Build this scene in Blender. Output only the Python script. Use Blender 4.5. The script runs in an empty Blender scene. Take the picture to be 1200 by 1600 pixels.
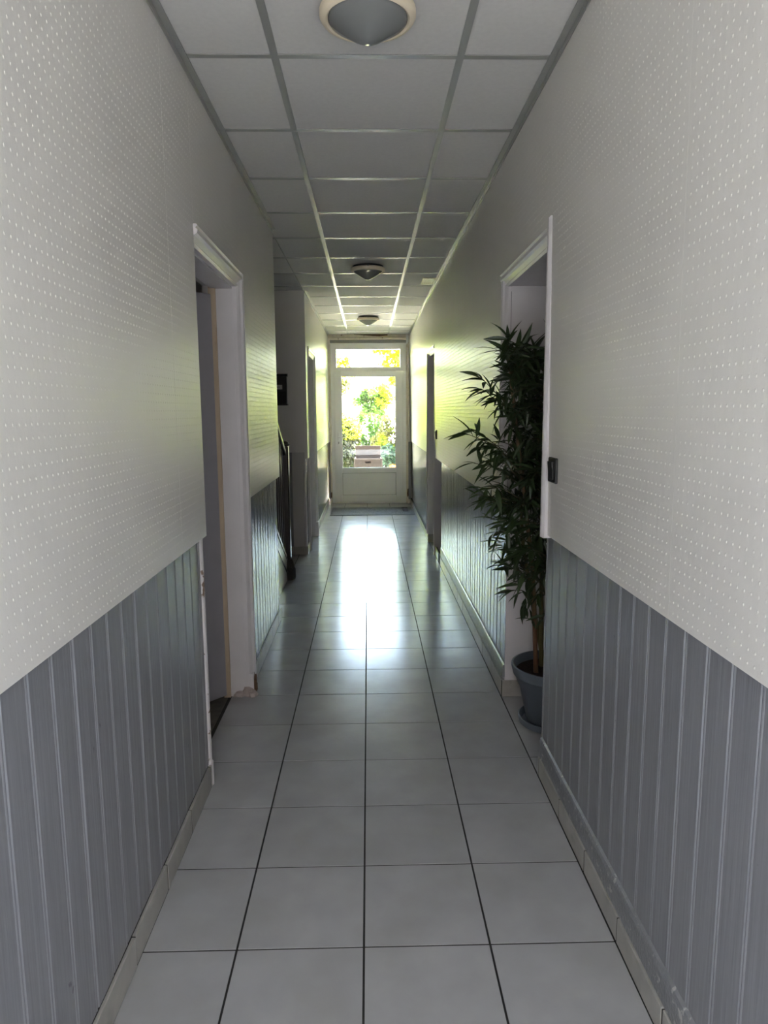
import bpy, bmesh, math, random
import numpy as np
from mathutils import Matrix, Vector

random.seed(7)
rng = np.random.default_rng(11)
scene = bpy.context.scene
C = scene.collection
PI = math.pi

# ------------------------------------------------------------------ camera
CAM_H = 1.4108
F_PX, PITCH, YAW, ROLL = 1093.55, 0.1433, 0.02147, -0.00658
cd = bpy.data.cameras.new('camera')
cam = bpy.data.objects.new('camera', cd)
C.objects.link(cam)
cam.matrix_world = (Matrix.Translation((0, 0, CAM_H)) @ Matrix.Rotation(-YAW, 4, 'Z')
                    @ Matrix.Rotation(PI / 2 - PITCH, 4, 'X') @ Matrix.Rotation(ROLL, 4, 'Z'))
cd.sensor_fit = 'VERTICAL'
cd.sensor_height = 36.0
cd.lens = F_PX * 36.0 / 1600.0
cd.clip_start = 0.02
cd.clip_end = 500
scene.camera = cam

# ------------------------------------------------------------------ sky, sun, portals, exposure
SKY_STRENGTH = 1.0
SUN_STRENGTH = 44.0
EXPOSURE = 3.25
w = bpy.data.worlds.new('world')
scene.world = w
w.use_nodes = True
nt = w.node_tree
nt.nodes.clear()
sky = nt.nodes.new('ShaderNodeTexSky')
sky.sky_type = 'NISHITA'
sky.sun_disc = False
sky.sun_elevation = math.radians(52)
sky.sun_rotation = math.radians(60)
sky.air_density = 1.0
sky.dust_density = 3.0
sky.ozone_density = 1.0
hs = nt.nodes.new('ShaderNodeHueSaturation')
hs.inputs['Saturation'].default_value = 0.9
bg = nt.nodes.new('ShaderNodeBackground')
bg.inputs['Strength'].default_value = SKY_STRENGTH
wo = nt.nodes.new('ShaderNodeOutputWorld')
nt.links.new(sky.outputs[0], hs.inputs['Color'])
nt.links.new(hs.outputs[0], bg.inputs['Color'])
nt.links.new(bg.outputs[0], wo.inputs['Surface'])

sd = bpy.data.lights.new('sun', 'SUN')
sd.energy = SUN_STRENGTH
sd.angle = math.radians(0.6)
sd.color = (1.0, 0.95, 0.86)
sun = bpy.data.objects.new('sun', sd)
C.objects.link(sun)
SUN_FROM = Vector((0.72, 0.42, 1.15))
sun.rotation_euler = SUN_FROM.to_track_quat('Z', 'Y').to_euler()

def portal(name, loc, rot, sx, sy):
    ld = bpy.data.lights.new(name, 'AREA')
    ld.shape = 'RECTANGLE'
    ld.size, ld.size_y = sx, sy
    ld.cycles.is_portal = True
    o = bpy.data.objects.new(name, ld)
    o.location = loc
    o.rotation_euler = rot
    C.objects.link(o)
portal('portal_garden', (0.0, 10.98, 1.4), (-PI / 2, 0, 0), 1.05, 1.95)
portal('portal_street', (0.02, -0.33, 1.14), (PI / 2, 0, 0), 1.2, 2.28)

vs = scene.view_settings
vs.view_transform = 'Standard'
vs.look = 'None'
vs.gamma = 1.0
vs.use_curve_mapping = False
vs.exposure = EXPOSURE
cy = scene.cycles
cy.max_bounces = 12
cy.diffuse_bounces = 7
cy.glossy_bounces = 5
cy.transmission_bounces = 6
cy.transparent_max_bounces = 16
cy.caustics_reflective = False
cy.caustics_refractive = False
cy.use_denoising = True
cy.sample_clamp_indirect = 12.0

# ------------------------------------------------------------------ helpers
def tag(o, label=None, cat=None, group=None, kind=None):
    if label: o['label'] = label
    if cat: o['category'] = cat
    if group: o['group'] = group
    if kind: o['kind'] = kind
    return o

def link(name, mesh, parent=None, loc=(0, 0, 0), rot=(0, 0, 0)):
    o = bpy.data.objects.new(name, mesh)
    o.location = loc
    o.rotation_euler = rot
    if parent is not None: o.parent = parent
    C.objects.link(o)
    return o

def empty(name, loc=(0, 0, 0), rot=(0, 0, 0)):
    return link(name, None, None, loc, rot)

class MB:
    """collects polygons for one mesh"""
    def __init__(s):
        s.v = []; s.f = []; s.m = []
    def add(s, vs_, fs_, mi=0):
        b = len(s.v)
        s.v += [tuple(p) for p in vs_]
        s.f += [tuple(b + i for i in f) for f in fs_]
        s.m += [mi] * len(fs_)
        return s
    def box(s, x0, x1, y0, y1, z0, z1, mi=0):
        return s.add([(x0, y0, z0), (x1, y0, z0), (x1, y1, z0), (x0, y1, z0),
                      (x0, y0, z1), (x1, y0, z1), (x1, y1, z1), (x0, y1, z1)],
                     [(0, 3, 2, 1), (4, 5, 6, 7), (0, 1, 5, 4), (1, 2, 6, 5), (2, 3, 7, 6), (3, 0, 4, 7)], mi)
    def prism(s, pts, a0, a1, axis='z', mi=0):
        """pts: closed 2D loop; axis z -> (x,y), axis y -> (x,z), axis x -> (y,z)"""
        n = len(pts)
        def P(p, a):
            return (p[0], p[1], a) if axis == 'z' else (p[0], a, p[1]) if axis == 'y' else (a, p[0], p[1])
        vs_ = [P(p, a0) for p in pts] + [P(p, a1) for p in pts]
        fs_ = [(i, (i + 1) % n, n + (i + 1) % n, n + i) for i in range(n)]
        fs_ += [tuple(range(n))[::-1], tuple(range(n, 2 * n))]
        return s.add(vs_, fs_, mi)
    def lathe(s, prof, n=32, c=(0, 0, 0), mi=0):
        """prof: list of (r,z)"""
        vs_, fs_ = [], []
        for r, z in prof:
            for i in range(n):
                a = 2 * PI * i / n
                vs_.append((c[0] + r * math.cos(a), c[1] + r * math.sin(a), c[2] + z))
        for j in range(len(prof) - 1):
            for i in range(n):
                k = (i + 1) % n
                fs_.append((j * n + i, j * n + k, (j + 1) * n + k, (j + 1) * n + i))
        return s.add(vs_, fs_, mi)
    def tube(s, pts, radii, n=8, mi=0):
        pts = [Vector(p) for p in pts]
        vs_, fs_ = [], []
        for i, p in enumerate(pts):
            d = (pts[min(i + 1, len(pts) - 1)] - pts[max(i - 1, 0)]).normalized()
            u = d.cross(Vector((0.31, 0.9, 0.2))).normalized()
            v = d.cross(u)
            r = radii[i] if isinstance(radii, (list, tuple)) else radii
            for k in range(n):
                a = 2 * PI * k / n
                vs_.append(p + (u * math.cos(a) + v * math.sin(a)) * r)
        for i in range(len(pts) - 1):
            for k in range(n):
                q = (k + 1) % n
                fs_.append((i * n + k, i * n + q, (i + 1) * n + q, (i + 1) * n + k))
        fs_ += [tuple(range(n)), tuple(range((len(pts) - 1) * n, len(pts) * n))]
        return s.add(vs_, fs_, mi)
    def mesh(s, name, mats, smooth=False, bevel=0.0, segs=1):
        me = bpy.data.meshes.new(name)
        me.from_pydata(s.v, [], s.f)
        if not isinstance(mats, (list, tuple)): mats = [mats]
        for m in mats: me.materials.append(m)
        me.polygons.foreach_set('material_index', s.m)
        bm = bmesh.new()
        bm.from_mesh(me)
        bmesh.ops.recalc_face_normals(bm, faces=bm.faces)
        if bevel:
            bmesh.ops.bevel(bm, geom=[e for e in bm.edges if len(e.link_faces) == 2 and e.calc_face_angle(0) > 0.5],
                            offset=bevel, segments=segs, profile=0.6, affect='EDGES', clamp_overlap=True)
        bm.to_mesh(me)
        bm.free()
        if smooth:
            me.shade_smooth()
            try: me.set_sharp_from_angle(angle=math.radians(40))
            except Exception: pass
        me.update()
        return me
    def build(s, name, mats, parent=None, loc=(0, 0, 0), rot=(0, 0, 0), **k):
        return link(name, s.mesh(name, mats, **k), parent, loc, rot)

def fast_mesh(name, V, Fq, mat, smooth=False):
    """V (n,3) array, Fq (m,k) array with one face size"""
    me = bpy.data.meshes.new(name)
    V = np.asarray(V, dtype=np.float32); Fq = np.asarray(Fq, dtype=np.int32)
    m, k = Fq.shape
    me.vertices.add(len(V)); me.vertices.foreach_set('co', V.ravel())
    me.loops.add(m * k); me.loops.foreach_set('vertex_index', Fq.ravel())
    me.polygons.add(m)
    me.polygons.foreach_set('loop_start', np.arange(0, m * k, k, dtype=np.int32))
    me.polygons.foreach_set('loop_total', np.full(m, k, dtype=np.int32))
    if smooth: me.polygons.foreach_set('use_smooth', np.ones(m, dtype=bool))
    me.materials.append(mat)
    me.update(calc_edges=True)
    me.validate()
    return me

# ------------------------------------------------------------------ materials
def mat(name, col, rough=0.5, spec=0.5, metal=0.0, noise=0.0, nscale=20.0, nvec=(1, 1, 1), bump=0.0, bscale=60.0,
        bvec=(1, 1, 1), rand=0.0, rnoise=0.0, stain=None):
    m = bpy.data.materials.new(name)
    m.use_nodes = True
    t = m.node_tree; N = t.nodes; L = t.links
    b = N['Principled BSDF']
    b.inputs['Base Color'].default_value = (*col, 1)
    b.inputs['Roughness'].default_value = rough
    b.inputs['Specular IOR Level'].default_value = spec
    b.inputs['Metallic'].default_value = metal
    geo = N.new('ShaderNodeNewGeometry')
    def vec(sc):
        mp = N.new('ShaderNodeMapping'); mp.inputs['Scale'].default_value = sc
        L.new(geo.outputs['Position'], mp.inputs['Vector'])
        return mp.outputs[0]
    cur = None
    if noise:
        nz = N.new('ShaderNodeTexNoise'); nz.inputs['Scale'].default_value = nscale; nz.inputs['Detail'].default_value = 5
        L.new(vec(nvec), nz.inputs['Vector'])
        mr = N.new('ShaderNodeMapRange')
        mr.inputs['From Min'].default_value = 0.3; mr.inputs['From Max'].default_value = 0.7
        mr.inputs['To Min'].default_value = 1 - noise; mr.inputs['To Max'].default_value = 1 + noise
        L.new(nz.outputs['Fac'], mr.inputs['Value'])
        mx = N.new('ShaderNodeVectorMath'); mx.operation = 'SCALE'
        mx.inputs[0].default_value = col
        L.new(mr.outputs[0], mx.inputs['Scale'])
        cur = mx.outputs[0]
        if rnoise:
            mr2 = N.new('ShaderNodeMapRange')
            mr2.inputs['From Min'].default_value = 0.3; mr2.inputs['From Max'].default_value = 0.7
            mr2.inputs['To Min'].default_value = rough - rnoise; mr2.inputs['To Max'].default_value = rough + rnoise
            L.new(nz.outputs['Fac'], mr2.inputs['Value'])
            L.new(mr2.outputs[0], b.inputs['Roughness'])
    if rand:
        oi = N.new('ShaderNodeObjectInfo')
        mr = N.new('ShaderNodeMapRange')
        mr.inputs['To Min'].default_value = 1 - rand; mr.inputs['To Max'].default_value = 1 + rand
        L.new(oi.outputs['Random'], mr.inputs['Value'])
        mx = N.new('ShaderNodeVectorMath'); mx.operation = 'SCALE'
        if cur is None: mx.inputs[0].default_value = col
        else: L.new(cur, mx.inputs[0])
        L.new(mr.outputs[0], mx.inputs['Scale'])
        cur = mx.outputs[0]
    if stain:
        scol, sscale, lo, hi, svec = stain
        nz = N.new('ShaderNodeTexNoise'); nz.inputs['Scale'].default_value = sscale; nz.inputs['Detail'].default_value = 6
        L.new(vec(svec), nz.inputs['Vector'])
        mr = N.new('ShaderNodeMapRange')
        mr.inputs['From Min'].default_value = lo; mr.inputs['From Max'].default_value = hi
        L.new(nz.outputs['Fac'], mr.inputs['Value'])
        mx = N.new('ShaderNodeMix'); mx.data_type = 'RGBA'
        L.new(mr.outputs[0], mx.inputs[0])
        if cur is None: mx.inputs[6].default_value = (*col, 1)
        else: L.new(cur, mx.inputs[6])
        mx.inputs[7].default_value = (*scol, 1)
        cur = mx.outputs[2]
    if cur is not None: L.new(cur, b.inputs['Base Color'])
    if bump:
        nz = N.new('ShaderNodeTexNoise'); nz.inputs['Scale'].default_value = bscale; nz.inputs['Detail'].default_value = 4
        L.new(vec(bvec), nz.inputs['Vector'])
        bp = N.new('ShaderNodeBump'); bp.inputs['Strength'].default_value = 1.0; bp.inputs['Distance'].default_value = bump
        L.new(nz.outputs['Fac'], bp.inputs['Height'])
        L.new(bp.outputs[0], b.inputs['Normal'])
    return m

M = {}
M['paper'] = mat('wallpaper_paint', (0.69, 0.67, 0.625), 0.36, 0.5, noise=0.02, nscale=3, bump=0.0006, bscale=40, bvec=(1, 1, 0.5))
M['grey'] = mat('grey_gloss_paint', (0.212, 0.216, 0.230), 0.22, 0.5, noise=0.05, nscale=8, nvec=(1, 4, 0.4), bump=0.0011, bscale=90,
                bvec=(0.3, 1, 0.03), rand=0.02, stain=((0.13, 0.13, 0.14), 30, 0.72, 0.76, (1, 1, 0.6)))
M['plinth'] = mat('cream_plinth_tile', (0.345, 0.335, 0.305), 0.35, 0.5, noise=0.10, nscale=14, rand=0.05,
                  stain=((0.28, 0.27, 0.24), 9, 0.60, 0.70, (1, 1, 1)))
M['tile'] = mat('floor_tile_glaze', (0.39, 0.39, 0.392), 0.19, 0.32, noise=0.06, nscale=7, rand=0.035,
                bump=0.0006, bscale=5, stain=((0.34, 0.335, 0.325), 4.5, 0.45, 0.85, (1, 1, 1)))
M['grout'] = mat('dark_grout', (0.03, 0.029, 0.027), 0.85, 0.2, noise=0.2, nscale=30)
M['panel'] = mat('ceiling_panel_card', (0.66, 0.645, 0.615), 0.8, 0.3, noise=0.03, nscale=60, bump=0.0006, bscale=120, rand=0.02)
M['bar'] = mat('enamelled_steel', (0.34, 0.34, 0.315), 0.32, 0.6, metal=0.15)
M['white'] = mat('white_gloss_paint', (0.66, 0.64, 0.645), 0.33, 0.5, noise=0.03, nscale=10, bump=0.0006, bscale=30, bvec=(1, 1, 0.1))
M['whitechip'] = mat('chipped_white_paint', (0.66, 0.64, 0.64), 0.4, 0.5, noise=0.03, nscale=10,
                     stain=((0.20, 0.14, 0.10), 26, 0.63, 0.66, (1, 1, 1)))
M['pvc'] = mat('white_plastic', (0.88, 0.88, 0.90), 0.28, 0.5)
M['gasket'] = mat('grey_gasket', (0.30, 0.30, 0.31), 0.6)
M['oldwood'] = mat('peeling_cream_timber', (0.70, 0.64, 0.56), 0.6, 0.3, noise=0.08, nscale=12,
                   stain=((0.34, 0.24, 0.18), 22, 0.66, 0.70, (1, 1, 0.5)))
M['barewood'] = mat('bare_pale_timber', (0.50, 0.40, 0.29), 0.65, 0.3, noise=0.12, nscale=30, nvec=(1, 1, 0.08),
                    stain=((0.26, 0.16, 0.09), 6, 0.60, 0.7, (1, 1, 0.4)))
M['brokenwood'] = mat('rotten_brown_timber', (0.13, 0.08, 0.05), 0.8, 0.2, noise=0.3, nscale=60)
M['plaster'] = mat('crumbling_plaster', (0.44, 0.38, 0.35), 0.9, 0.2, noise=0.15, nscale=40, bump=0.002, bscale=80)
M['leafgrey'] = mat('grey_door_paint', (0.30, 0.29, 0.31), 0.45, 0.4, noise=0.04, nscale=10)
M['darkfloor'] = mat('dark_worn_threshold', (0.10, 0.09, 0.075), 0.7, 0.3, noise=0.3, nscale=20)
M['masonry'] = mat('plain_masonry', (0.55, 0.54, 0.52), 0.8, 0.2)
M['render'] = mat('exterior_render', (0.62, 0.59, 0.54), 0.9, 0.2, noise=0.05, nscale=5)
M['roomwall'] = mat('room_paint', (0.5, 0.49, 0.47), 0.7, 0.3)
M['black'] = mat('black_satin', (0.012, 0.012, 0.013), 0.35, 0.5)
M['darkmetal'] = mat('black_mailbox_enamel', (0.010, 0.011, 0.011), 0.3, 0.5)
M['paperlabel'] = mat('paper_label', (0.55, 0.55, 0.52), 0.6)
M['ink'] = mat('label_ink', (0.08, 0.08, 0.08), 0.7)
M['darkwood'] = mat('near_black_stained_wood', (0.028, 0.022, 0.018), 0.3, 0.5, noise=0.2, nscale=20, nvec=(1, 1, 0.1))
M['iron'] = mat('black_iron', (0.03, 0.03, 0.03), 0.35, 0.5, metal=0.4)
M['stairpaint'] = mat('cream_stair_paint', (0.62, 0.60, 0.52), 0.35, 0.5, noise=0.05, nscale=10)
M['lampcream'] = mat('cream_lamp_plastic', (0.80, 0.70, 0.52), 0.4, 0.5)
M['ventcream'] = mat('pale_vent_enamel', (0.85, 0.82, 0.66), 0.25, 0.6)
M['lampglass'] = mat('frosted_lamp_glass', (0.30, 0.31, 0.30), 0.18, 0.6)
M['lampglass'].node_tree.nodes['Principled BSDF'].inputs['Transmission Weight'].default_value = 0.35
M['lampglass'].node_tree.nodes['Principled BSDF'].inputs['IOR'].default_value = 1.3
M['pot'] = mat('blue_grey_plastic', (0.105, 0.125, 0.150), 0.42, 0.4, noise=0.05, nscale=8)
M['soil'] = mat('dark_soil', (0.035, 0.026, 0.022), 0.95, 0.1, noise=0.4, nscale=90, bump=0.006, bscale=90)
M['cane'] = mat('bamboo_cane', (0.12, 0.08, 0.04), 0.5, 0.4, noise=0.25, nscale=18, nvec=(1, 1, 0.5), stain=((0.13, 0.045, 0.025), 4, 0.5, 0.6, (1, 1, 1)))
M['canegreen'] = mat('olive_cane', (0.115, 0.10, 0.04), 0.5, 0.4, noise=0.2, nscale=18)
M['twig'] = mat('dark_twig', (0.05, 0.045, 0.02), 0.6, 0.3)
M['matgrey'] = mat('grey_ribbed_mat', (0.135, 0.145, 0.14), 0.9, 0.2, noise=0.35, nscale=160)
M['matdark'] = mat('mat_rib_black', (0.02, 0.02, 0.022), 0.5)
M['rattan'] = mat('grey_brown_rattan', (0.0085, 0.0068, 0.0062), 0.8, 0.08, noise=0.15, nscale=80)
M['hole'] = mat('hole_shade_black', (0.001, 0.001, 0.001), 1.0, 0.0)
M['rattanlid'] = mat('brown_rattan_lid', (0.0125, 0.0092, 0.0072), 0.8, 0.08, noise=0.15, nscale=80)
M['bark'] = mat('bark', (0.15, 0.11, 0.08), 0.9, 0.2, noise=0.3, nscale=30)
M['paving'] = mat('pale_gravel', (0.48, 0.455, 0.38), 0.9, 0.2, noise=0.12, nscale=25)
M['asphalt'] = mat('asphalt_lane', (0.080, 0.087, 0.097), 0.9, 0.2, noise=0.15, nscale=40)
M['facing'] = mat('blocker_wall_grey', (0.080, 0.085, 0.094), 0.9, 0.2, noise=0.1, nscale=3)
M['lawn'] = mat('dry_lawn', (0.32, 0.34, 0.12), 0.95, 0.1, noise=0.25, nscale=14)
M['chrome'] = mat('brushed_steel', (0.55, 0.55, 0.55), 0.3, 0.5, metal=1.0)
M['brass'] = mat('dull_screw_metal', (0.35, 0.32, 0.28), 0.4, 0.5, metal=0.8)

def leaf_mat(name, col, trans, rough=0.45, tw=0.5, rand=0.25):
    m = bpy.data.materials.new(name)
    m.use_nodes = True
    t = m.node_tree; N = t.nodes; L = t.links
    b = N['Principled BSDF']; out = N['Material Output']
    b.inputs['Roughness'].default_value = rough
    geo = N.new('ShaderNodeNewGeometry')
    mr = N.new('ShaderNodeMapRange')
    mr.inputs['To Min'].default_value = 1 - rand; mr.inputs['To Max'].default_value = 1 + rand
    L.new(geo.outputs['Random Per Island'], mr.inputs['Value'])
    def scaled(c):
        mx = N.new('ShaderNodeVectorMath'); mx.operation = 'SCALE'
        mx.inputs[0].default_value = c
        L.new(mr.outputs[0], mx.inputs['Scale'])
        return mx.outputs[0]
    L.new(scaled(col), b.inputs['Base Color'])
    tr = N.new('ShaderNodeBsdfTranslucent')
    L.new(scaled(trans), tr.inputs['Color'])
    ms = N.new('ShaderNodeMixShader'); ms.inputs[0].default_value = tw
    L.new(b.outputs[0], ms.inputs[1]); L.new(tr.outputs[0], ms.inputs[2])
    L.new(ms.outputs[0], out.inputs['Surface'])
    return m
M['bamboo'] = leaf_mat('bamboo_leaf', (0.020, 0.038, 0.012), (0.07, 0.12, 0.015), 0.45, 0.12, 0.35)
M['hedge'] = leaf_mat('hedge_leaf', (0.013, 0.019, 0.005), (0.04, 0.06, 0.006), 0.5, 0.35, 0.4)
M['lime'] = leaf_mat('lime_leaf', (0.155, 0.19, 0.010), (0.47, 0.55, 0.014), 0.5, 0.5, 0.3)
M['green'] = leaf_mat('fresh_green_leaf', (0.035, 0.09, 0.016), (0.11, 0.24, 0.022), 0.5, 0.45, 0.35)
M['bluegreen'] = leaf_mat('blue_green_leaf', (0.025, 0.055, 0.03), (0.05, 0.11, 0.045), 0.5, 0.35, 0.35)
M['pinkish'] = leaf_mat('bronze_tinted_leaf', (0.085, 0.085, 0.022), (0.15, 0.165, 0.03), 0.5, 0.4, 0.35)
M['orange'] = leaf_mat('orange_petal', (0.80, 0.27, 0.02), (0.8, 0.35, 0.03), 0.5, 0.4, 0.2)

def glass_mat():
    m = bpy.data.materials.new('window_glass')
    m.use_nodes = True
    t = m.node_tree; N = t.nodes; L = t.links
    N.remove(N['Principled BSDF'])
    tr = N.new('ShaderNodeBsdfTransparent'); tr.inputs[0].default_value = (0.93, 0.95, 0.94, 1)
    gl = N.new('ShaderNodeBsdfGlossy'); gl.inputs['Roughness'].default_value = 0.02
    fr = N.new('ShaderNodeFresnel'); fr.inputs['IOR'].default_value = 1.45
    ms = N.new('ShaderNodeMixShader')
    L.new(fr.outputs[0], ms.inputs[0]); L.new(tr.outputs[0], ms.inputs[1]); L.new(gl.outputs[0], ms.inputs[2])
    L.new(ms.outputs[0], N['Material Output'].inputs['Surface'])
    return m
M['glass'] = glass_mat()

# ------------------------------------------------------------------ main measures (metres)
CEIL = 2.5424
TILE = 0.33689
TX0, TY0 = -0.0249, 1.6787                    # a crossing of the floor joints
Y0, Y1 = -0.30, 10.75                          # street door end, garden door end
PAPER_Z = 0.965
LP, LW, LB = -0.594, -0.617, -0.607           # left wall: paper face, wainscot face, plinth face
def RP(y, z):                                 # right paper face leans a little and drifts outwards
    d = 0.0 if y < 4 else 0.006 * min(1, (y - 4) / 4)
    return 0.639 - (z - PAPER_Z) / (CEIL - PAPER_Z) * 0.017 + d
RW, RB = 0.664, 0.648
L_DOOR = (2.53, 3.36)
L_END = 4.65
ALC = 6.86
L_DOOR2 = (7.16, 7.885)
R_DOOR = (2.50, 3.31)
R_DOOR2 = (6.78, 7.46)

# ------------------------------------------------------------------ structure: floor
fl = MB()
fl.box(-2.6, 2.6, Y0, Y1 + 0.2, -0.12, -0.0022)
floor = fl.build('floor', M['grout'])
tag(floor, 'pale grey square tiled corridor floor with dark grout lines', 'floor', kind='structure')

tile_cache = {}
def rect_tile(wx, wy, mname='tile', h=0.008):
    key = (round(wx, 3), round(wy, 3), mname)
    if key not in tile_cache:
        b = MB(); b.box(-wx / 2, wx / 2, -wy / 2, wy / 2, -h, 0)
        tile_cache[key] = b.mesh('tile', M[mname], bevel=0.0005)
    return tile_cache[key]
GAP = 0.0056
for k in range(-6, 28):
    ya, yb = TY0 + k * TILE, TY0 + (k + 1) * TILE
    ya, yb = max(ya, Y0), min(yb, Y1)
    if yb - ya < 0.02: continue
    for c in range(-6, 4):
        xa, xb, sa, sb = TX0 + c * TILE, TX0 + (c + 1) * TILE, ya, yb
        if c <= -3:                              # only in the alcove
            sa, sb, xa = max(ya, L_END), min(yb, ALC), max(xa, -1.70)
        if c >= 2:                               # only in the right doorways
            if yb < R_DOOR[0] + .06 or (ya > R_DOOR[1] and yb < R_DOOR2[0]) or ya > R_DOOR2[1] or (c == 3 and ya > 5): continue
            if c == 3: xb = 1.20
        wx, wy = xb - xa - GAP, sb - sa - GAP
        if wx < 0.02 or wy < 0.02: continue
        o = link('tile', rect_tile(wx, wy), floor, ((xa + xb) / 2, (sa + sb) / 2, 0))
        o.rotation_euler = (random.gauss(0, 0.0007), random.gauss(0, 0.0007), 0)

thr = MB(); thr.box(-1.75, -0.712, 2.45, 3.45, -0.003, -0.0008)
thr.build('threshold', M['darkfloor'], floor)

# ------------------------------------------------------------------ structure: walls (masonry cores with paper, planks and plinths)
def wall_core(name, boxes, m, label):
    b = MB()
    for bx in boxes: b.box(*bx)
    return tag(b.build(name, m), label, 'wall', kind='structure')

wall_left = wall_core('wall_left', [
    (-0.76, -0.630, Y0, L_DOOR[0], 0, 2.75), (-0.76, -0.630, L_DOOR[1], L_END - 0.002, 0, 2.75),
    (-0.76, -0.630, L_DOOR[0], L_DOOR[1], 1.988, 2.75),
    (-0.75, -0.622, ALC + 0.001, L_DOOR2[0], 0, 2.75), (-0.75, -0.622, L_DOOR2[1], Y1, 0, 2.75),
    (-0.75, -0.622, L_DOOR2[0], L_DOOR2[1], 1.99, 2.75)], M['masonry'],
    'left corridor wall with dotted white paper above grey boarding')
wall_right = wall_core('wall_right', [
    (0.682, 0.85, Y0, R_DOOR[0] + 0.05, 0, 2.75), (0.682, 0.82, R_DOOR[1], 6.38, 0, 2.75),
    (0.72, 0.82, 6.38, R_DOOR2[0] - 0.001, 0, PAPER_Z), (0.682, 0.82, 6.38, R_DOOR2[0], PAPER_Z, 2.75),
    (0.682, 0.85, R_DOOR[0] + 0.05, R_DOOR[1], 1.985, 2.75), (0.682, 0.80, R_DOOR2[0], R_DOOR2[1], 1.985, 2.75),
    (0.682, 0.82, R_DOOR2[1], Y1, 0, 2.75)], M['masonry'],
    'right corridor wall with dotted white paper above grey boarding')
wall_end = wall_core('wall_end', [
    (-2.6, -0.600, Y1 + 0.02, Y1 + 0.24, 0, 2.75), (0.62, 2.6, Y1 + 0.02, Y1 + 0.24, 0, 2.75),
    (-0.60, 0.62, Y1 + 0.02, Y1 + 0.24, 2.47, 2.75)], M['render'], 'far end wall around the white glazed garden door')
wall_front = wall_core('wall_front', [
    (-2.6, -0.64, Y0 - 0.24, Y0, 0, 2.75), (0.68, 2.6, Y0 - 0.24, Y0, 0, 2.75),
    (-0.64, 0.68, Y0 - 0.24, Y0, 2.30, 2.75)], M['render'], 'street end wall around the open entrance behind the viewer')
shell = wall_core('wall_outer', [
    (-2.8, -2.6, Y0 - 0.24, Y1 + 0.24, 0, 2.75), (2.6, 2.8, Y0 - 0.24, Y1 + 0.24, 0, 2.75),
    (-2.6, -0.76, 1.9, 2.0, 0, 2.75), (-2.6, -0.76, 3.55, 3.65, 0, 2.75)], M['roomwall'], 'outer house walls closing the side rooms')
roof = MB(); roof.box(-3.0, 3.0, Y0 - 0.4, Y1 + 0.4, 2.76, 2.95)  # slab added out of view to keep sun and sky out
tag(roof.build('roof', M['render']), 'unseen flat roof slab added above the ceiling to block the sun', 'roof', kind='structure')

# paper strips with raised dots
DY, DZ = 0.0225, 0.0240
def dots(face, y0, y1, z0, z1, side, sy=1.0):
    """six sided low domes on the paper; face(y,z)->x ; side +1 looks to +x"""
    ys = np.arange(math.ceil(y0 / DY) * DY, y1, DY)
    zs = np.arange(math.ceil(z0 / DZ) * DZ, z1, DZ)
    Yg, Zg = np.meshgrid(ys, zs)
    Yg, Zg = Yg.ravel(), Zg.ravel()
    n = len(Yg)
    X = np.array([face(a, b) for a, b in zip(Yg, Zg)])
    k = 6
    V = np.zeros((n, k + 1, 3))
    for i in range(k):
        a = 2 * PI * i / k
        V[:, i, 0] = X; V[:, i, 1] = Yg + 0.0026 * math.cos(a); V[:, i, 2] = Zg + 0.0038 * math.sin(a)
    V[:, k, 0] = X + side * 0.0011; V[:, k, 1] = Yg; V[:, k, 2] = Zg
    base = (np.arange(n) * (k + 1))[:, None]
    Fs = []
    for i in range(k):
        a, b = i, (i + 1) % k
        Fs.append(np.stack([base[:, 0] + a, base[:, 0] + b, base[:, 0] + k], 1) if side > 0 else
                  np.stack([base[:, 0] + b, base[:, 0] + a, base[:, 0] + k], 1))
    return V.reshape(-1, 3), np.concatenate(Fs)

def paper(parent, face, side, y0, y1, z0, z1, seams, thick=0.03, dotted=True):
    cuts = [y0] + [s for s in seams if y0 + .02 < s < y1 - .02] + [y1]
    for a, b in zip(cuts[:-1], cuts[1:]):
        g = 0.0002
        V = []; 
        for (yy, zz) in ((a + g, z0), (b - g, z0), (b - g, z1), (a + g, z1)):
            V.append((face(yy, zz), yy, zz))
        for (yy, zz) in ((a + g, z0), (b - g, z0), (b - g, z1), (a + g, z1)):
            V.append((face(yy, zz) - side * thick, yy, zz))
        mb = MB(); mb.add(V, [(0, 1, 2, 3), (7, 6, 5, 4), (0, 4, 5, 1), (1, 5, 6, 2), (2, 6, 7, 3), (3, 7, 4, 0)])
        o = mb.build('wallpaper_strip', M['paper'], parent)
        if dotted:
            DV, DF = dots(face, max(a + .004, 0.0), b - .004, z0 + .012, z1 - .01, side)
            if len(DV):
                d = link('raised_dots', fast_mesh('raised_dots', DV, DF, M['paper']), o)
                d['kind'] = 'stuff'

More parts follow.
